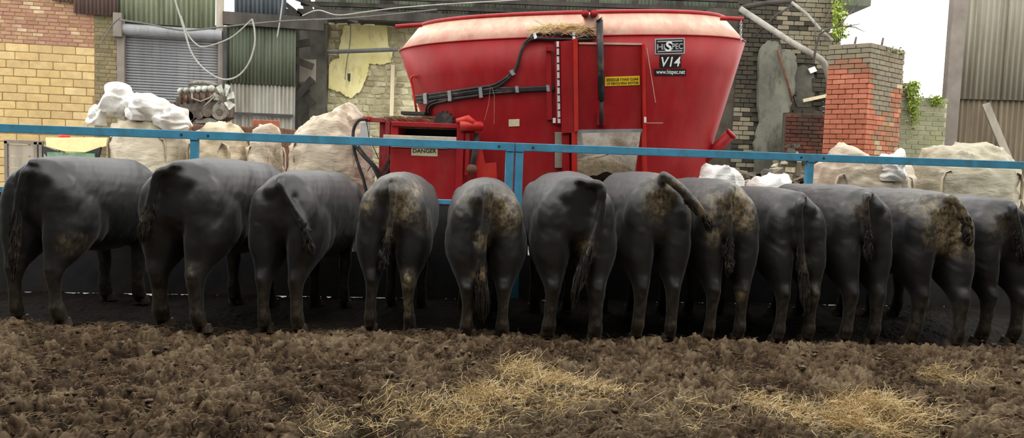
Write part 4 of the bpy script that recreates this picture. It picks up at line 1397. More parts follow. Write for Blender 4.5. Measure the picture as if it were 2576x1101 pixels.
# stickers
d1 = tub_patch('maker_plate', rect(1647,97,1722,137,-2), .003, .008, M['silver'], 8, 4)
tub_patch('plate_panel', rect(1650,100,1719,134,-2), .008, .010, M['black'], 8, 4, d1)
tub_patch('plate_bar', rect(1653,103,1716,106,-2), .010, .012, M['silver'], 8, 1, d1)
tub_patch('plate_bar', rect(1653,128,1716,131,-2), .010, .012, M['silver'], 8, 1, d1)
pl = lambda x, y: on_tub(x, y, .014)
print_text('Hi', rect(1652,111,1672,125,-.5), pl, M['silver'], d1, 0, .02)
print_text('S', rect(1672,104,1690,130,-.5), lambda x, y: on_tub(x, y, .017), M['white'], d1, .1, .03)
print_text('PEC', rect(1690,109,1717,124,-.5), pl, M['silver'], d1, 0, .02)
d2 = tub_patch('model_plate', rect(1659,139,1713,170,-1), .003, .008, M['black'], 6, 4)
print_text('V14', rect(1663,143,1711,168,-1), lambda x, y: on_tub(x, y, .012), M['white'], d2, .22, .012)
d3 = tub_patch('address_plate', rect(1646,173,1725,190,0), .003, .008, M['black'], 8, 2)
print_text('www.hispec.net', rect(1650,175,1722,189,0), lambda x, y: on_tub(x, y, .012), M['white'], d3, 0, .012)
d4 = tub_patch('warning_sticker', [(1521,193),(1607,190),(1607,213),(1521,216)], .045, .052, M['yellow'], 6, 2)
pw = lambda x, y: on_tub(x, y, .055)
tub_patch('warning_flash', [(1525,197),(1555,196),(1555,203),(1525,204)], .052, .054, M['black'], 3, 1, d4)
print_text('DANGER', [(1527,198),(1553,197),(1553,202),(1527,203)], lambda x, y: on_tub(x, y, .058), M['yellow'], d4, 0, .01)
print_text('STAND CLEAR', [(1558,196),(1604,194.5),(1604,201),(1558,202.5)], pw, M['black'], d4, 0, .02)
print_text('OF REVOLVING ROTOR', [(1525,206.5),(1604,204),(1604,210.5),(1525,213)], pw, M['black'], d4, 0, .02)
tub_patch('small_sticker', [(1280,300),(1307,299),(1307,317),(1280,318)], .003, .008, M['cream_sticker'], 3, 2)
# hydraulic hoses clipped along the tub
def hose(pts, r_, off, mat='rubber', n=6):
    out = []
    P = [Vector(p) for p in pts]
    for i in range(len(P)-1):
        p0, p1, p2, p3 = P[max(i-1,0)], P[i], P[i+1], P[min(i+2,len(P)-1)]
        for k_ in range(n):
            t = k_/n
            q = .5*((2*p1)+(p2-p0)*t+(2*p0-5*p1+4*p2-p3)*t*t+(3*p1-p0-3*p2+p3)*t**3)
            h = on_tub(q.x, q.y, off)
            if h is not None: out.append(h)
    h = on_tub(P[-1].x, P[-1].y, off)
    if h is not None: out.append(h)
    return MB().tube(out, r_, 8).build('hydraulic_hose', M[mat], mix, smooth=True)
for k_ in range(3):
    d = k_*6.5
    hose([(1048,246+d*.7),(1075,242+d),(1130,235+d),(1210,225+d),(1242,221+d),(1300,222+d*.55),(1345,220+d*.5),(1395,218+d*.5)], .017, .025)
for k_ in range(2):
    d = k_*7.5
    hose([(1045,240+d*.5),(1075,238+d),(1210,219+d),(1238,215+d),(1262,204+d),(1290,182+d*.7),(1303,160+d*.5),(1311,128+d*.5),(1322,106+d*.6),(1345,91+d*.9),(1390,90+d),(1450,91+d),(1496,90+d)], .018, .03)
hose([(1085,300),(1083,275),(1090,262),(1110,256),(1150,248),(1205,240)], .016, .03)
hose([(1078,300),(1077,272),(1084,258),(1104,250)], .016, .03)
for x, y, vert in ((1076,244,1),(1135,238,1),(1211,230,1),(1301,224,0),(1378,221,0)):
    tub_patch('hose_clip', [(x-4,y-(11 if vert else 8)),(x+4,y-(12 if vert else 8)),(x+6,y+(14 if vert else 8)),(x-2,y+(15 if vert else 8))], .02, .058, M['galv'], 1, 3)
tub_patch('hose_clip', [(1283,178),(1290,174),(1298,186),(1290,190)], .02, .062, M['galv'], 1, 1)
tub_patch('hose_clip', [(1340,88),(1347,85),(1352,95),(1345,98)], .02, .062, M['galv'], 1, 1)
tub_patch('hose_clip', rect(1440,86,1447,100), .02, .062, M['galv'], 1, 1)
# loose strings of twine
for pts in ([(1240,218),(1246,240),(1246,290),(1245,310)],[(1236,218),(1232,260),(1222,300)]):
    MB().tube([on_tub(x, y, .05) for x, y in pts], .0022, 5).build('twine', M['strap'], mix)
# straw caught on the hoses under the spill ring
n = 420
tt = rs.rand(n); sx_ = 1345 + 145*tt; sy_ = 88 - 6*np.sin(tt*3) + rs.normal(size=n)*3.2 - 6*rs.rand(n)
P0 = np.array([on_tub(a, b, .05 + .05*rs.rand())[:] for a, b in zip(sx_, sy_)])
an = rs.uniform(-.9, .9, n); D = np.stack([np.cos(an)*rs.choice([-1,1],n), -.3*rs.rand(n), np.sin(an)*.6], -1); D /= np.linalg.norm(D, axis=1, keepdims=True)
strands('caught_straw', M['straw'], P0, D, rs.uniform(.05,.16,n), np.full(n,.003), rs.uniform(-.3,.3,n), None, None, mix)
# weld scratches
tub_patch('paint_scratch', rect(1625,308,1668,310,0), .001, .003, M['red_dusty'], 4, 1)
tub_patch('paint_scratch', [(1626,120),(1628,120),(1650,258),(1648,258)], .001, .003, M['red_dusty'], 1, 8)
# slanting red tube low on the right
a = px(1795, 378, 11.0); b = px(1838, 338, 10.9)
MB().tube([px(1770, 402, 11.05), b], .075, 16).build('side_chute_tube', M['red'], mix, smooth=True)
MB().tube([b, b + (b-a).normalized()*.03], .083, 16).build('tube_flange', M['red'], mix, smooth=True)
# feed heap and auger inside
au = MB()
au.tube([tub_w(0,0,.8), tub_w(0,0,1.5), tub_w(0,0,2.3)], [.34,.2,.1], 20)
au.build('auger_column', M['inner_steel'], mix, smooth=True)
vs, fs = [], []
nn = 90
for i in range(nn+1):
    f = i/nn; a_ = f*2*math.pi*2.6 + 3.4; z_ = .86 + 1.35*f; r_o = .88*(1-f) + .30*f
    for rr, dz in ((.08, 0), (r_o, .0), (r_o, -.018), (.08, -.018)):
        vs.append(tub_w(rr*math.cos(a_), rr*math.sin(a_), z_ + dz))
for i in range(nn):
    for k_ in range(4):
        fs.append((4*i+k_, 4*i+(k_+1)%4, 4*i+4+(k_+1)%4, 4*i+4+k_))
MB().add(vs, fs).build('auger_flight', M['inner_steel'], mix, smooth=False)
vs, fs = [], []
nn = 60
for j in range(nn+1):
    for i in range(nn+1):
        u, v = -1+2*i/nn, -1+2*j/nn
        q = math.sqrt(u*u+v*v)
        r_ = max(abs(u), abs(v))
        if q > 1e-6: u, v = u*r_/q, v*r_/q
        e = max(0.0, 1 - (u*u+v*v))
        z_ = .80 + .30*e**.5 + .3*max(0, noise.noise((u*3, v*3, 1)))*e + .55*math.exp(-((u-.25)**2*3+(v+.85)**2*5)) + .04*noise.noise((u*14, v*14, 3))
        vs.append(tub_w(u*1.58, v*.86, z_))
for j in range(nn):
    for i in range(nn):
        b0_ = j*(nn+1)+i
        fs.append((b0_, b0_+1, b0_+nn+2, b0_+nn+1))
tag(MB().add(vs, fs).build('feed_heap', M['feed'], mix, smooth=True), kind='stuff')
# chassis, axle, wheels and drawbar
for yy in (-.55, .55):
    MB().beam(tub_w(-2.1, yy, .62), tub_w(2.0, yy, .62), .12, .2).build('chassis_rail', M['red'], mix)
for xx in (-1.4, 0, 1.4):
    MB().beam(tub_w(xx, -.7, .68), tub_w(xx, .7, .68), .1, .1).build('cross_member', M['red'], mix)
MB().beam(tub_w(.35, -.95, .40), tub_w(.35, .95, .40), .1, .1).build('axle', M['dark_steel'], mix)
for yy in (-.85, .85):
    c = tub_w(.35, yy, .4); c.z = .33
    ax = (tub_w(.35, yy+.1, .4) - tub_w(.35, yy, .4)).normalized()
    ring = []
    for r_, o_ in ((.22,-.12),(.30,-.15),(.40,-.15),(.45,-.10),(.45,.10),(.40,.15),(.30,.15),(.22,.12)):
        s_ = ax.orthogonal().normalized(); t_ = ax.cross(s_)
        ring.append([c + ax*o_ + (s_*math.cos(6.2832*k_/28) + t_*math.sin(6.2832*k_/28))*r_ for k_ in range(28)])
    tyre = MB().loft(ring, True).build('wheel', M['rubber'], mix, smooth=True)
    MB().cyl(c - ax*.125, c + ax*.125, .215, 24).build('rim', M['silver'], tyre)
    MB().cyl(c - ax*.15, c + ax*.15, .07, 12).build('hub', M['red'], tyre)
MB().beam(tub_w(-2.0, 0, .6), tub_w(-2.72, 0, .58), .14, .16).build('drawbar', M['red'], mix)
MB().beam(tub_w(-1.9, -.5, .6), tub_w(-2.6, 0, .58), .1, .12).build('drawbar_brace', M['red'], mix)
MB().beam(tub_w(-1.9, .5, .6), tub_w(-2.6, 0, .58), .1, .12).build('drawbar_brace', M['red'], mix)
MB().cyl(tub_w(-2.6, .12, .6), tub_w(-2.6, .12, -.05), .04, 12).build('jack_leg', M['galv'], mix, smooth=True)

# ---- side discharge conveyor box on the left
WD = Wall(px(1080, 400, 10.15), R(-3))
def bxp(name, x0, y0, x1, y1, o0, o1, mat, bevel=.006, parent=None):
    s0_, z0_ = WD.hit((x0), (y1)); s1_, z1_ = WD.hit(x1, y0)
    xm, ym = (x0+x1)/2, (y0+y1)/2
    s0_, s1_ = WD.hit(x0, ym)[0], WD.hit(x1, ym)[0]
    z0_, z1_ = WD.hit(xm, y1)[1], WD.hit(xm, y0)[1]
    return MB().wbox(WD, s0_, s1_, z0_, z1_, o0, o1).build(name, mat, parent or mix, bevel=bevel)
bxp('conveyor_front', 980, 362, 1164, 560, -.05, 0, M['red'])
bxp('conveyor_lip', 968, 342, 1150, 360, -.12, .10, M['white_dust'])
bxp('conveyor_lip', 985, 357, 1126, 372, -.03, .03, M['cream_sticker'])
ds = bxp('danger_sticker', 1035, 373, 1101, 392, 0, .006, M['cream_sticker'], 0)
print_text('DANGER', [(1039,374),(1098,375),(1098,385),(1039,384)], lambda x, y: WD.px(x, y, .009), M['black'], ds, 0, .02)
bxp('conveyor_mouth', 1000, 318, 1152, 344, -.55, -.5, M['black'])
bxp('conveyor_bar', 986, 309, 1164, 320, -.06, .04, M['red'])
bxp('conveyor_bar', 1000, 320, 1155, 324, -.10, -.04, M['rust'])
bxp('conveyor_cheek', 984, 318, 1002, 362, -.5, .02, M['red'])
bxp('conveyor_cheek', 1148, 306, 1166, 500, -.5, .04, M['red'])
bxp('conveyor_deck', 984, 308, 1164, 314, -.9, -.06, M['rust'])
bxp('side_frame', 926, 292, 986, 520, -.7, -.62, M['red_dark'])
bxp('frame_bar', 892, 292, 1078, 304, -.66, -.56, M['red_dark'])
bxp('frame_bar', 944, 302, 956, 540, -.62, -.55, M['red_dark'])
bxp('frame_cap', 888, 287, 906, 297, -.68, -.5, M['red_bright'])
bxp('control_panel', 879, 303, 903, 349, -.6, -.55, M['glass_white'])
bxp('ledge_tray', 985, 273, 1048, 282, -.9, -.6, M['dark_steel'])
# diagonal struts and hoses at the drawbar end
for p, q in (((985,378),(930,470)),((970,378),(915,480)),((992,395),(945,480))):
    MB().beam(WD.px(*p, -.5), WD.px(*q, -.5), .03).build('strut', M['dark_steel'], mix)
def free_hose(pts, r_, off, mat='rubber', name='hydraulic_hose'):
    P = [WD.px(x, y, off) for x, y in pts]; out = []
    for i in range(len(P)-1):
        p0, p1, p2, p3 = P[max(i-1,0)], P[i], P[i+1], P[min(i+2,len(P)-1)]
        for k_ in range(6):
            t = k_/6
            out.append(.5*((2*p1)+(p2-p0)*t+(2*p0-5*p1+4*p2-p3)*t*t+(3*p1-p0-3*p2+p3)*t**3))
    out.append(P[-1])
    return MB().tube(out, r_, 8).build(name, M[mat], mix, smooth=True)
free_hose([(905,296),(884,298),(871,318),(868,345),(872,380),(884,420),(896,455),(905,500)], .022, -.4)
free_hose([(880,366),(905,398),(930,425),(950,470)], .02, -.42)
free_hose([(873,362),(895,390),(922,420),(945,470)], .02, -.36)
free_hose([(903,300),(908,330),(912,350),(925,376),(935,400)], .006, -.4)
free_hose([(920,404),(912,420),(905,432)], .006, -.42)
# drive motor and swing arm on the right
c = WD.px(1186, 316, .06)
MB().tube([WD.px(1150,305,.02), WD.px(1178,300,.05), WD.px(1192,316,.07)], [.035,.055,.07], 12).build('motor_elbow', M['red_bright'], mix, smooth=True)
MB().cyl(WD.px(1160,318,.08), WD.px(1212,318,.08), .062, 14).build('drive_motor', M['red_bright'], mix, smooth=True)
MB().cyl(WD.px(1206,318,.08), WD.px(1217,318,.08), .045, 8).build('motor_flange', M['red_bright'], mix)
bxp('motor_mount', 1152, 300, 1196, 334, -.06, .02, M['red_bright'])
bxp('swing_arm', 1172, 334, 1182, 440, -.04, .05, M['red'])
bxp('swing_arm', 1194, 336, 1206, 360, -.04, .04, M['red'])
MB().tube([WD.px(1200,336,.02), WD.px(1196,380,.04), WD.px(1186,430,.05)], [.035,.04,.03], 12).build('arm_ram', M['rubber'], mix, smooth=True)
MB().prism([WD.px(x, y, -.04) for x, y in ((1196,372),(1212,374),(1220,410),(1248,408),(1250,450),(1200,450))], WD.n*.05).build('pivot_plate', M['red_bright'], mix)
MB().ell(WD.px(1188,424,.06), (.07,.05,.06), 12, 8).build('pivot_grease', M['rust'], mix, smooth=True)
# dark brush roller behind
c = WD.px(1106, 300, -.45)
MB().cyl(c - WD.n*.06, c + WD.n*.06, .115, 22).build('chain_sprocket', M['rubber'], mix)
for i in range(14):
    a_ = math.pi*2*i/14
    d = WD.u*math.cos(a_) + Vector((0,0,1))*math.sin(a_)
    MB().beam(c + d*.10, c + d*.135, .02, .1, WD.n).build('sprocket_tooth', M['rubber'], mix)
# thin red grab handle standing left of the tub
hp = [(1022,272),(1016,235),(1010,200),(1006,186),(1009,178),(1016,175),(1022,180)]
MB().tube([WD.px(x, y, -.75) for x, y in hp], .016, 8).build('grab_handle', M['red_bright'], mix, smooth=True)
# straw and twine lying along the frame
n = 160
sx_ = rs.uniform(930,1070,n); sy_ = 290 + rs.normal(size=n)*3
P0 = np.array([WD.px(a, b, -.58)[:] for a, b in zip(sx_, sy_)])
an = rs.uniform(-.5,.5,n); D = np.stack([np.cos(an), -.1*rs.rand(n), np.sin(an)*.6 - .1], -1); D /= np.linalg.norm(D, axis=1, keepdims=True)
strands('caught_straw', M['straw_dull'], P0, D, rs.uniform(.06,.2,n), np.full(n,.003), rs.uniform(-.4,.4,n), None, None, mix)

# ================================================================== sacks
def sack(name, label, X0, Y0, z0, w_, d_, h_, mat, seed, top=.55, lean=(0,0), lump=.06, wr=.03, nu=96, nv=54, straps=True, ex=3.6, group='bulk sacks along the feed passage', peak=None):
    mb = MB()
    rings = []
    for j in range(nv+1):
        v = j/nv
        if v < .06: f = .80 + .16*(v/.06)**.5
        elif v < .62: f = .96 + .06*math.sin(math.pi*(v-.06)/.56)
        else:
            q = (v-.62)/.38
            f = .96*(1-q**2.4)**.5*(1-top*.25*q) if q < 1 else 0
        f = max(f, .012)
        zz = h_*(v if v < .62 else .62 + .38*math.sin((v-.62)/.38*math.pi/2)**.9)
        ring = []
        for k in range(nu):
            a = 2*math.pi*k/nu
            c, s = math.cos(a), math.sin(a)
            e = ex if v < .7 else ex - (ex-2)*(v-.7)/.3
            x = w_/2*f*math.copysign(abs(c)**(2/e), c); y = d_/2*f*math.copysign(abs(s)**(2/e), s)
            p = Vector((x, y, zz))
            nn_ = Vector((c*.9, s*.9, .15 if v < .62 else .9)).normalized()
            b = noise.noise(p*1.5 + Vector((seed*7.1, 0, 0)))*lump*2.2
            q1 = p*3.0 + Vector((seed*3.3, p.z*1.2, seed))
            q1 += Vector((noise.noise(p*3), noise.noise(p*3+Vector((9,0,0))), 0))*1.1
            ridge = 1 - abs(noise.noise(Vector((q1.x*.8 + q1.z*.5, q1.y*.8, q1.z*1.8))))*2.6
            r2 = (1 - abs(noise.noise(q1*1.9))*2.4)
            amp = wr*(1.0 + 2.2*max(0, v-.55))
            p = p + nn_*(b*(.4+v) + amp*ridge + amp*.5*r2)
            cr_ = (1 - abs(math.sin((p.x*.75 + p.z*.55 + p.y*.3)*7.5 + seed + 2.2*noise.noise(p*2.1))))**3
            p = p + nn_*(cr_*wr*1.3*(.35 + v))
            if peak: p.z += peak[1]*math.exp(-((p.x-peak[0])/peak[2])**2)*max(0, v-.5)*2
            p.x += lean[0]*v*v; p.y += lean[1]*v*v
            ring.append(Vector((X0, Y0, z0)) + p)
        rings.append(ring)
    zlow = min(p.z for p in rings[0]); rings[0] = [Vector((p.x, p.y, z0)) for p in rings[0]]
    mb.loft(rings)
    root = empty(name, (X0, Y0, z0), label, 'sack', group)
    mb.build('sack_body', mat, root, smooth=True)
    if straps:
        for sx, sy in ((-1,-1),(1,-1),(1,1),(-1,1)):
            x, y = X0 + sx*w_*.40 + lean[0]*.6, Y0 + sy*d_*.40 + lean[1]*.6
            zt = z0 + h_*.80
            pts = [(x, y, zt-.22), (x+.0, y, zt), (x - sx*.03, y, zt+.10), (x - sx*.10, y, zt+.13), (x - sx*.15, y, zt+.04), (x - sx*.16, y, zt-.06)]
            vs, fs = [], []
            for p in pts:
                for dy in (-.035, .035):
                    for dn in (0, .006):
                        vs.append((p[0] + dn, p[1] + dy, p[2] + dn))
            for i in range(len(pts)-1):
                b0_ = i*4
                fs += [(b0_, b0_+2, b0_+6, b0_+4), (b0_+1, b0_+5, b0_+7, b0_+3), (b0_, b0_+4, b0_+5, b0_+1), (b0_+2, b0_+3, b0_+7, b0_+6)]
            MB().add(vs, fs).build('lifting_strap', M['strap'], root, smooth=True)
    return root
def crumple(name, label, c, r_, mat, seed, group=None, cat='sack', amp=.28):
    mb = MB(); n, m_ = 72, 48; rings = []
    for i in range(m_+1):
        ph = -math.pi/2 + math.pi*i/m_
        ring = []
        for k in range(n):
            a = 2*math.pi*k/n
            d = Vector((max(math.cos(ph),.01)*math.cos(a), max(math.cos(ph),.01)*math.sin(a), math.sin(ph)))
            q = d*.8 + Vector((seed*5.7, seed, 0))
            q = q + Vector((noise.noise(q*1.1), noise.noise(q*1.1 + Vector((7,0,0))), noise.noise(q*1.1 + Vector((0,7,0)))))*.7
            rdg = 1 - abs(noise.noise(Vector((q.x*1.3, q.y*1.3, q.z*2.2))))*2.4
            rd2 = 1 - abs(noise.noise(q*3.4 + Vector((3,1,0))))*2
            s = .76 + amp*.55*rdg + amp*.07*rd2 + amp*1.2*noise.noise(q*1.2)
            ring.append(Vector(c) + Vector((d.x*r_[0]*s, d.y*r_[1]*s, max(d.z*s, -.6)*r_[2])))
        rings.append(ring)
    mb.loft(rings)
    return tag(mb.build(name, mat, None, smooth=True), label, cat, group)

YB = 11.7
def at_px(x, Y): return px(x, 400, Y).x
def zat(x, y, Y): return px(x, y, Y).z
G0 = -.12
# far left tall sack with white sacks thrown on top
sack('bulk_sack', 'tall cream bulk sack heaped with crumpled white sacks, left of the engine', at_px(382, YB), YB, G0, 1.03, 1.15, zat(380,300,YB)-G0, M['bag_cream'], 1, lump=.04)
zz = zat(300, 292, YB)
crumple('empty_sack', 'folded white sack peaking highest on the pile above the left blue rail', (at_px(300,YB-.25), YB-.2, zat(300,262,YB)), (.27,.34,.30), M['bag_white'], 3, 'white sacks thrown on the left bulk sack', amp=.34)
crumple('empty_sack', 'long crumpled white sack in the middle of the pile on the cream sack', (at_px(372,YB-.3), YB-.3, zat(372,278,YB)), (.30,.4,.27), M['bag_white'], 8, 'white sacks thrown on the left bulk sack')
crumple('empty_sack', 'bright white sack at the right end of the pile, beside the engine', (at_px(440,YB-.3), YB-.3, zat(442,304,YB)), (.27,.36,.24), M['bag_white'], 11, 'white sacks thrown on the left bulk sack')
crumple('empty_sack', 'small twisted white sack hanging off the left end of the pile', (at_px(244,YB-.3), YB-.3, zat(244,296,YB)), (.13,.2,.20), M['bag_white'], 15, 'white sacks thrown on the left bulk sack')
sack('bulk_sack', 'low tan bulk sack with a sagging top below the engine', at_px(553, YB), YB, G0, .74, 1.1, zat(560,316,YB)-G0, M['bag_tan'], 4, lump=.05)
sack('bulk_sack', 'creased tan bulk sack with a white patch, left of the dirty tall sack', at_px(672, YB+.1), YB+.1, G0, .38, 1.0, zat(660,322,YB)-G0, M['bag_dirty'], 5, lump=.05)
sack('bulk_sack', 'tall dirty cream sack with a peaked top left of the mixer', at_px(828, YB+.1), YB+.1, G0, 1.08, 1.15, zat(850,300,YB)-G0, M['bag_dirty'], 6, top=1.0, lean=(.05,0), lump=.06, wr=.034, peak=(.22,.20,.26))
# small white sacks right of the mixer
sack('bulk_sack', 'small white sack touching the right side of the red mixer', at_px(1815, 10.3), 10.3, G0, .58, .7, zat(1830,434,10.3)-G0, M['bag_white'], 7, straps=False)
sack('bulk_sack', 'small white sack between the mixer and the right blue post', at_px(1944, 10.4), 10.4, G0, .56, .8, zat(1930,452,10.4)-G0, M['bag_white'], 8, straps=False)
sack('bulk_sack', 'creased cream sack with a bright torn edge, below the orange pillar', at_px(2172, 10.7), 10.7, G0, 1.26, .9, zat(2180,396,10.7)-G0, M['bag_dirty'], 9, lump=.06, wr=.034, peak=(-.25,.10,.2))
crumple('torn_cover', 'bright white torn cover on the sack below the orange pillar', (at_px(2250,10.3), 10.3, zat(2250,425,10.3)), (.22,.25,.26), M['bag_white'], 21, None, 'sheet', .3)
sack('bulk_sack', 'large grey-green bulk sack at the far right under the corrugated wall', at_px(2425, 11.0), 11.0, G0, 1.34, 1.1, zat(2430,384,11.0)-G0, M['bag_grey'], 10, lump=.05, wr=.03, lean=(.02,0), peak=(.1,.10,.4))

# ================================================================== engine on its stand
YE = 13.6
ec = px(525, 300, YE)
u1 = YE/F
eng = empty('diesel_engine', (ec.x, ec.y, ec.z), 'greasy scrap diesel engine with a fan, raised behind the white sacks', 'engine')
def ep(x, y, o=0.0):
    p = px(x, y, YE); p.y -= o; return p
MB().prism([ep(x,y,.22) for x, y in ((450,292),(455,250),(470,236),(560,232),(578,244),(580,296),(560,304),(470,306))], (0,.45,0)).build('engine_block', M['engine_dark'], eng, bevel=.015)
MB().prism([ep(x,y,.18) for x, y in ((460,248),(465,230),(560,222),(572,240),(566,250),(470,256))], (0,.36,0)).build('cylinder_head', M['engine_grey'], eng, bevel=.01)
for i in range(6):
    x = 467 + i*15; y = 232 - i*1.3
    MB().ell(ep(x, y, .16), (.050,.14,.062), 12, 8).build('rocker_cover', M['engine_pale'], eng, smooth=True)
    MB().tube([ep(x, y+8, .2), ep(x+2, y+22, .27), ep(x+4, y+30, .22)], .022, 8).build('manifold_pipe', M['rust'], eng, smooth=True)
MB().tube([ep(480,212,.1), ep(520,208,.1), ep(552,216,.1)], .035, 10).build('intake_pipe', M['engine_grey'], eng, smooth=True)
MB().tube([ep(495,222,.2), ep(500,250,.28), ep(522,258,.28), ep(545,248,.28), ep(556,236,.25)], .012, 8).build('fuel_pipe', M['cable'], eng, smooth=True)
MB().tube([ep(530,270,.28), ep(548,254,.3), ep(556,244,.28)], .012, 8).build('fuel_pipe', M['cable'], eng, smooth=True)
MB().prism([ep(x,y,.25) for x, y in ((430,300),(432,268),(452,258),(458,300))], (0,.5,0)).build('bell_housing', M['rust'], eng, bevel=.01)
MB().cyl(ep(418,274,0), ep(440,274,0), .03, 10).build('shaft', M['rust'], eng)
for x, y, r_ in ((492,296,.10),(500,292,.08),(540,284,.09),(520,292,.07),(470,286,.07)):
    MB().cyl(ep(x, y, .22), ep(x, y, .34), r_, 14).build('accessory_drum', M['engine_dark'], eng)
p = ep(571, 285, .30)
MB().cyl(p, p + Vector((0,-.05,0)), .13, 20).build('crank_pulley', M['engine_grey'], eng)
MB().cyl(p + Vector((0,-.05,0)), p + Vector((0,-.06,0)), .06, 14).build('pulley_hub', M['engine_dark'], eng)
fc = ep(580, 252, .30)
for i in range(7):
    a = 2*math.pi*i/7 + .3
    d = Vector((math.cos(a)*.75, math.sin(a)*.0 - .15*math.cos(a), math.sin(a)))
    t = d.cross(Vector((0,1,0))).normalized()
    c0 = fc + d*.05; c1 = fc + d*.25
    w1, w2 = .035, .06
    tw = Vector((0,.03,0))
    MB().prism([c0 - t*w1 - tw, c0 + t*w1 + tw, c1 + t*w2 + tw, c1 - t*w2 - tw], (.0,-.012,0)).build('fan_blade', M['engine_pale'], eng)
MB().cyl(fc + Vector((0,.02,0)), fc + Vector((0,-.05,0)), .06, 14).build('fan_hub', M['engine_dark'], eng)
MB().prism([ep(x,y,.3) for x, y in ((500,312),(508,302),(545,298),(560,304),(566,312))], (0,.6,0)).build('oil_pan', M['engine_grey'], eng)
# steel skip it stands on
sk = empty('scrap_skip', (ec.x, ec.y, G0), 'rusty steel skip carrying the engine behind the sacks', 'skip')
ztop = ep(520, 312).z - .03
x0, x1 = at_px(420, YE), at_px(725, YE)
MB().box((x0, YE-.55, G0+.1), (x1, YE+.75, ztop)).build('skip_body', M['rust'], sk, bevel=.02)
for i in range(5):
    xx = x0 + (x1-x0)*(i+.5)/5
    MB().box((xx-.04, YE-.6, G0+.1), (xx+.04, YE-.55, ztop-.05)).build('skip_rib', M['rust'], sk)
for xx in (x0+.2, x1-.2):
    MB().box((xx-.08, YE-.55, G0), (xx+.08, YE+.75, G0+.1)).build('skid', M['rust'], sk)
# red-brown steel channel on the skip
ch = MB(); ch.beam(Vector((at_px(650,YE), YE-.3, ztop+.062)), Vector((at_px(712,YE), YE-.25, ztop+.062)), .14, .12); tag(ch.build('steel_channel', M['rust_light'], bevel=.01), 'short red-brown steel channel lying on the skip right of the engine', 'steel channel')

# ================================================================== spreader hopper and grey crate by the block wall
YH = 13.4
hop = empty('yellow_hopper', (at_px(210, YH), YH, G0), 'cream yellow hopper with black flaps and green frame at the block wall', 'hopper')
def hq(x, y, o=0.0):
    p = px(x, y, YH); p.y -= o; return p
MB().prism([hq(x,y,.3) for x, y in ((140,347),(292,347),(290,368),(238,384),(190,382),(142,370))], (0,.7,0)).build('hopper_body', M['cream_yellow'], hop, bevel=.01)
MB().prism([hq(x,y,.33) for x, y in ((136,368),(178,384),(180,398),(150,398),(136,382))], (0,.05,0)).build('flap', M['black_matte'], hop)
MB().prism([hq(x,y,.33) for x, y in ((240,384),(279,370),(272,398),(246,398))], (0,.05,0)).build('flap', M['black_matte'], hop)
MB().prism([hq(x,y,.31) for x, y in ((178,384),(240,384),(246,392),(180,392))], (0,.05,0)).build('flap', M['black_matte'], hop)
z_ = hq(200,390).z
MB().box((at_px(150,YH), YH-.36, z_-.05), (at_px(266,YH), YH-.30, z_+.04)).build('green_bar', M['green_paint'], hop)
for xx in (158, 258):
    MB().box((at_px(xx,YH)-.05, YH-.3, G0), (at_px(xx,YH)+.05, YH+.35, z_-.05)).build('leg', M['green_paint'], hop)
MB().ell(hq(170,344,.1), (.09,.1,.05), 12, 8).build('red_cap', M['red_bright'], hop, smooth=True)
cr = empty('grey_crate', (at_px(90, YH), YH, G0), 'grey boarded crate with a dark steel frame at the far left', 'crate')
zc = hq(90,357).z
x0, x1 = at_px(42, YH), at_px(136, YH)
for i in range(8):
    za = G0 + .02 + (zc-G0-.06)*i/8
    MB().box((x0+.03, YH-.3, za), (x1-.14, YH-.26, za + (zc-G0-.06)/8-.012)).build('board', M['wood_grey'], cr)
    if i == 0:
        MB().box((x0+.03, YH+.3, G0+.02), (x1-.14, YH+.34, zc-.04)).build('back_board', M['wood_grey'], cr)
for xx in (x0, x1-.14, x1-.06):
    for yy in (YH-.33, YH+.3):
        MB().box((xx, yy, G0), (xx+.05, yy+.05, zc)).build('frame_post', M['shutter_dark'], cr)
MB().box((x0, YH-.33, zc-.04), (x1, YH-.28, zc+.02)).build('frame_rail', M['shutter_dark'], cr)
MB().box((x0, YH+.3, zc-.04), (x1, YH+.35, zc+.02)).build('frame_rail', M['shutter_dark'], cr)

# ================================================================== hanging cables and wires
def cable(name, label, pts, Y, r_, mat, cat='cable'):
    P = [px(x, y, Y + (0 if len(q_) < 3 else q_[2])) for q_ in pts for x, y in [q_[:2]]]; out = []
    for i in range(len(P)-1):
        p0, p1, p2, p3 = P[max(i-1,0)], P[i], P[i+1], P[min(i+2,len(P)-1)]
        for k_ in range(8):
            t = k_/8
            out.append(.5*((2*p1)+(p2-p0)*t+(2*p0-5*p1+4*p2-p3)*t*t+(3*p1-p0-3*p2+p3)*t**3))
    out.append(P[-1])
    return tag(MB().tube(out, r_, 8).build(name, M[mat], None, smooth=True), label, cat)
cable('hanging_cable', 'thick pale cable hanging in a deep loop in front of the shutter', [(420,-60),(440,0),(462,70),(480,128),(505,165),(540,192),(570,200),(600,190),(625,160),(640,115),(640,75),(634,48)], 15.0, .017, 'cable')
cable('hanging_cable', 'thinner pale cable sagging above the deep loop and meeting it at right', [(455,40),(470,82),(490,108),(510,118),(545,110),(585,92),(620,62),(634,48)], 15.05, .014, 'cable')
cable('overhead_wire', 'long dark wire crossing below the high blue-grey sheets', [(300,50,-.3),(370,60,-.3),(460,76,-.28),(540,70,-.12),(700,54,.1),(900,44,.6),(1100,24,1.0)], 17.0, .018, 'cable_dark', 'wire')
cable('overhead_wire', 'thin wire dropping from the roof left of the plaster', [(714,-30),(706,40),(697,95)], 17.4, .016, 'cable', 'wire')
cable('overhead_wire', 'pale wire draped along the sooty lintel', [(760,40),(800,26),(850,38),(920,30),(1000,20),(1130,10),(1300,0),(1420,-12)], 17.5, .014, 'cable', 'wire')
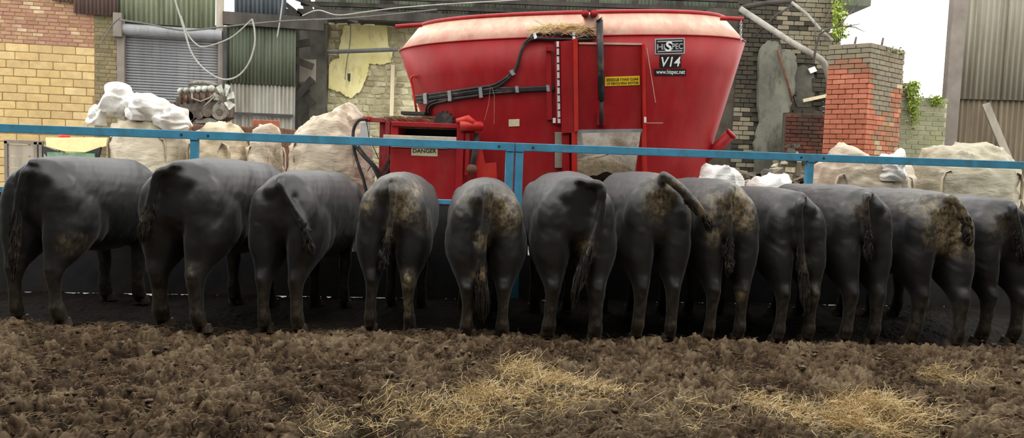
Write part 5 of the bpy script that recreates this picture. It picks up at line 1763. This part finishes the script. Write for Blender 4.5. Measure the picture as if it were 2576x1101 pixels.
cable('wall_pipe', 'dark pipe running across the cream plaster to the mixer', [(824,130),(900,128),(1000,124)], 18.9, .05, 'cable_dark', 'pipe')
cable('wall_wire', 'loose wire sagging down the edge of the yellow block wall', [(302,44),(285,60),(268,85),(256,108)], 16.4, .016, 'cable_dark', 'wire')
cable('plaster_wire', 'thin wire hanging down the cream plaster', [(882,62),(880,110),(872,160),(868,200)], 19.2, .01, 'cable_dark', 'wire')

# ================================================================== fallen timbers, pipes and rubble in the ruin
YR_ = 16.0
def pole(name, label, pts, Y, r_, mat, cat):
    P = [px(x, y, Y + d) for x, y, d in pts] if pts else [WB.px(1948,128,.20), WB.px(1962,180,.22), WB.px(1984,256,.20)]
    return tag(MB().tube(P, r_, 12).build(name, M[mat], None, smooth=True), label, cat)
pole('fallen_pipe', 'thick grey pipe slanting from the roof, bending down behind the orange pillar', [(1862,22,.4),(1990,106,0),(2062,147,-.2),(2072,157,-.18),(2080,176,-.1),(2090,215,.05),(2100,283,.2)], YR_, .06, 'pipe_grey', 'pipe')
pole('fallen_pole', 'thin pale pole leaning over the pillar from the ruined wall', [(1992,6,.3),(2030,36,.1),(2060,70,0),(2094,102,-.2)], YR_, .03, 'pipe_grey', 'pole')
pole('fallen_pole', 'dark rod leaning on the grey rendered patch', None, YR_, .022, 'rust', 'pole')
pole('fallen_pole', 'thin dark pole crossing behind the thick slanting pipe', [(1900,90,.5),(1950,40,.4),(2000,10,.4)], YR_, .025, 'wood_dark', 'pole')
pole('fallen_pole', 'dark rafter reaching along the top of the ruin', [(1868,18,.8),(1930,8,.7),(2000,2,.5)], YR_, .05, 'wood_dark', 'pole')
pb = MB(); pb.beam(WB.px(2014,254,.12), WB.px(2080,240,.12), .05, .07); tag(pb.build('broken_plank', M['wood_pale']), 'pale broken plank sticking out left of the orange pillar', 'plank')
pb = MB(); pb.prism([WB.px(x,y,.068) for x, y in ((2028,174),(2044,168),(2050,180),(2034,186))], WB.n*.04); tag(pb.build('tin_scrap', M['white']), 'scrap of white tin caught in the hollow of the ruined wall', 'scrap')
rb = random.Random(12)
def chunk(c, s, mat, name, seed):
    mb = MB(); q = random.Random(seed)
    rings = []
    vs = [Vector((x*q.uniform(.6,1.1), y*q.uniform(.6,1.1), z*q.uniform(.6,1.1)))*s for x in (-1,1) for y in (-1,1) for z in (-.6,.6)]
    rot = Matrix.Rotation(q.uniform(0,6), 3, 'Z') @ Matrix.Rotation(q.uniform(-.6,.6), 3, 'X')
    vs = [Vector(c) + rot @ v for v in vs]
    mb.add(vs, [(0,1,3,2),(4,6,7,5),(0,4,5,1),(2,3,7,6),(0,2,6,4),(1,5,7,3)])
    return mb.build(name, M[mat], None)
rub = empty('rubble_heap', (px(1985,400,15.2).x, 15.2, G0), 'heap of grey masonry rubble at the foot of the ruined wall', 'rubble')
vs, fs = [], []
cR = px(1990, 420, 15.2)
hR = px(1980, 352, 15.2).z - G0
nn = 40
for j in range(nn+1):
    for i in range(nn+1):
        u, v = -1+2*i/nn, -1+2*j/nn
        q = min(1, math.sqrt(u*u+v*v))
        z_ = hR*(1-q)**.8*(.86 + .3*noise.noise((u*3,v*3,5))) + .05*noise.noise((u*9,v*9,2))*(1-q)
        vs.append((cR.x + u*1.05, 15.2 + v*.75, G0 + max(0, z_)))
for j in range(nn):
    for i in range(nn):
        b0_ = j*(nn+1)+i
        fs.append((b0_, b0_+1, b0_+nn+2, b0_+nn+1))
MB().add(vs, fs).build('rubble_fill', M['render_grey'], rub)
for i in range(70):
    u, v = rb.uniform(-1,1), rb.uniform(-1,.3)
    q = min(1, math.sqrt(u*u+v*v))
    z_ = hR*(1-q)**.8
    o = chunk((cR.x + u*1.05, 15.2 + v*.75, G0 + z_ + .03), rb.uniform(.04,.11), rb.choice(['render_grey','brick_soot','brick_old','mortar_pale']), 'rubble_stone', i)
    off = wloc(rub); o.location = o.location - off; o.parent = rub
# low debris bank nearer, seen just above the rail
deb = empty('debris_bank', (px(1960,430,13.2).x, 13.2, G0), 'bank of broken boards and rubble behind the small white sacks', 'rubble')
zb = px(1950, 428, 13.2).z - G0
MB().loft([[(px(1860 + 190*i/12, 430, 13.2).x, 13.2 + (.0 if s == 0 else (-.5 if s == 1 else .6)), G0 + (zb*(.85 + .12*math.sin(i*1.7)) if s == 0 else 0)) for s in (0,1,2)] for i in range(13)]).build('debris_fill', M['soot'], deb)
for i in range(60):
    x = rb.uniform(1862, 2045); z_ = G0 + zb*rb.uniform(.72, 1.0)
    o = chunk((px(x,430,13.2).x, 13.2 - rb.uniform(0,.12), z_), rb.uniform(.03,.10), rb.choice(['render_grey','brick_soot','brick_old','wood_grey','white']), 'debris_piece', i+200)
    o.location = o.location - wloc(deb); o.parent = deb
for i in range(8):
    x = rb.uniform(1880, 2010); p = Vector((px(x,430,13.2).x, 13.0, G0 + zb*rb.uniform(.8,1.0)))
    MB().beam(p, p + Vector((rb.uniform(-.5,.5), -.1, rb.uniform(-.12,.2))), .07, .025).build('broken_board', M['wood_grey'], deb)

# ================================================================== plants
def leaves(n, fn, size, name, mat, parent, rg):
    vs, fs = [], []
    for i in range(n):
        c = Vector(fn(rg))
        d = Vector((rg.gauss(0,1), rg.gauss(0,1), rg.gauss(0,1)-.4)).normalized()
        t = d.orthogonal().normalized(); t = (Matrix.Rotation(rg.uniform(0,6.28), 3, d) @ t)
        s = size*rg.uniform(.6,1.3)
        b = len(vs)
        vs += [c, c + d*s*.5 + t*s*.28, c + d*s, c + d*s*.5 - t*s*.28]
        fs.append((b, b+1, b+2, b+3))
    o = MB().add(vs, fs).build(name, M[mat], parent)
    tag(o, kind='stuff')
    return o
lr = random.Random(8)
iv = empty('creeper', px(2112, 110, 17.0), 'yellow-green creeper on the broken edge of the ruined wall', 'plant')
def f1(r_):
    p = px(2098 + abs(r_.gauss(0,1))*13, r_.uniform(-30,95), 17.0 + r_.uniform(-.3,.2)); return p
leaves(900, f1, .085, 'foliage', 'leaf', iv, lr)
for i in range(4):
    MB().tube([px(2104 + i*5, 110 - i*4, 17), px(2108 + i*4, 60, 16.9), px(2112 + i*6 - 8, 0, 16.95)], .012, 6).build('stem', M['bark'], iv, smooth=True)
mo = empty('wall_fern', WM.px(2292, 300, .06), 'bright green moss and fern hanging down the wall beside the pillar', 'plant')
def f2(r_):
    y = 208 + abs(r_.gauss(0, 1))*48
    return WM.px(2290 + r_.gauss(0, 1)*8, min(y, 340), .05 + r_.random()*.08)
leaves(700, f2, .05, 'foliage', 'leaf', mo, lr)
MB().tube([WM.px(2290,212,.04), WM.px(2291,260,.05), WM.px(2290,320,.04)], .01, 6).build('stem', M['bark'], mo)
tf = empty('grass_tuft', WM.px(2352, 250, -.1), 'small grass tuft on top of the mossy wall', 'plant')
def f3(r_):
    return WM.px(2352 + r_.gauss(0,1)*8, 246 + r_.uniform(-4, 18), .03 + r_.random()*.05)
leaves(120, f3, .06, 'foliage', 'leaf', tf, lr)
MB().tube([WM.px(2352,252,.02), WM.px(2353,240,.02)], .008, 6).build('stem', M['bark'], tf)
br = empty('bare_branch', px(2050, 130, 14.5), 'bare twig arching over the orange pillar', 'branch')
MB().tube([px(2046,160,14.6), px(2052,120,14.5), px(2062,85,14.4), px(2085,72,14.2), px(2115,66,14.1), px(2150,68,14.0), px(2175,80,14.0)], [.025,.022,.02,.016,.012,.009,.005], 8).build('bough', M['bark'], br, smooth=True)
for p, q, d in (((2062,85),(2096,10),14.4),((2096,10),(2110,-30),14.4),((2110,66),(2150,20),14.1),((2130,66),(2165,60),14.0),((2150,20),(2172,-10),14.1),((2052,120),(2050,40),14.5)):
    MB().tube([px(*p, d), px(*q, d-.05)], [.012,.005], 6).build('twig', M['bark'], br, smooth=True)
# weeds and grit on the pillar top
pg = empty('pillar_weed', pf0.pt(lw_s*.5, ptop, -.2), 'dry weeds and stub on top of the orange pillar', 'plant')
for x in (2150, 2218):
    b0_ = px(x, 104, 12.4); b0_.z = ptop - .03
    MB().tube([b0_, b0_ + Vector((.02,0,.14))], [.02,.014], 6).build('stub', M['bark'], pg)
def f4(r_):
    t = r_.random(); p = pf1.pt(rw_s*(.35 + .6*t), ptop - .02 - r_.random()*.10, r_.uniform(-.15, .06)); return p
leaves(220, f4, .05, 'foliage', 'leaf_dry', pg, lr)
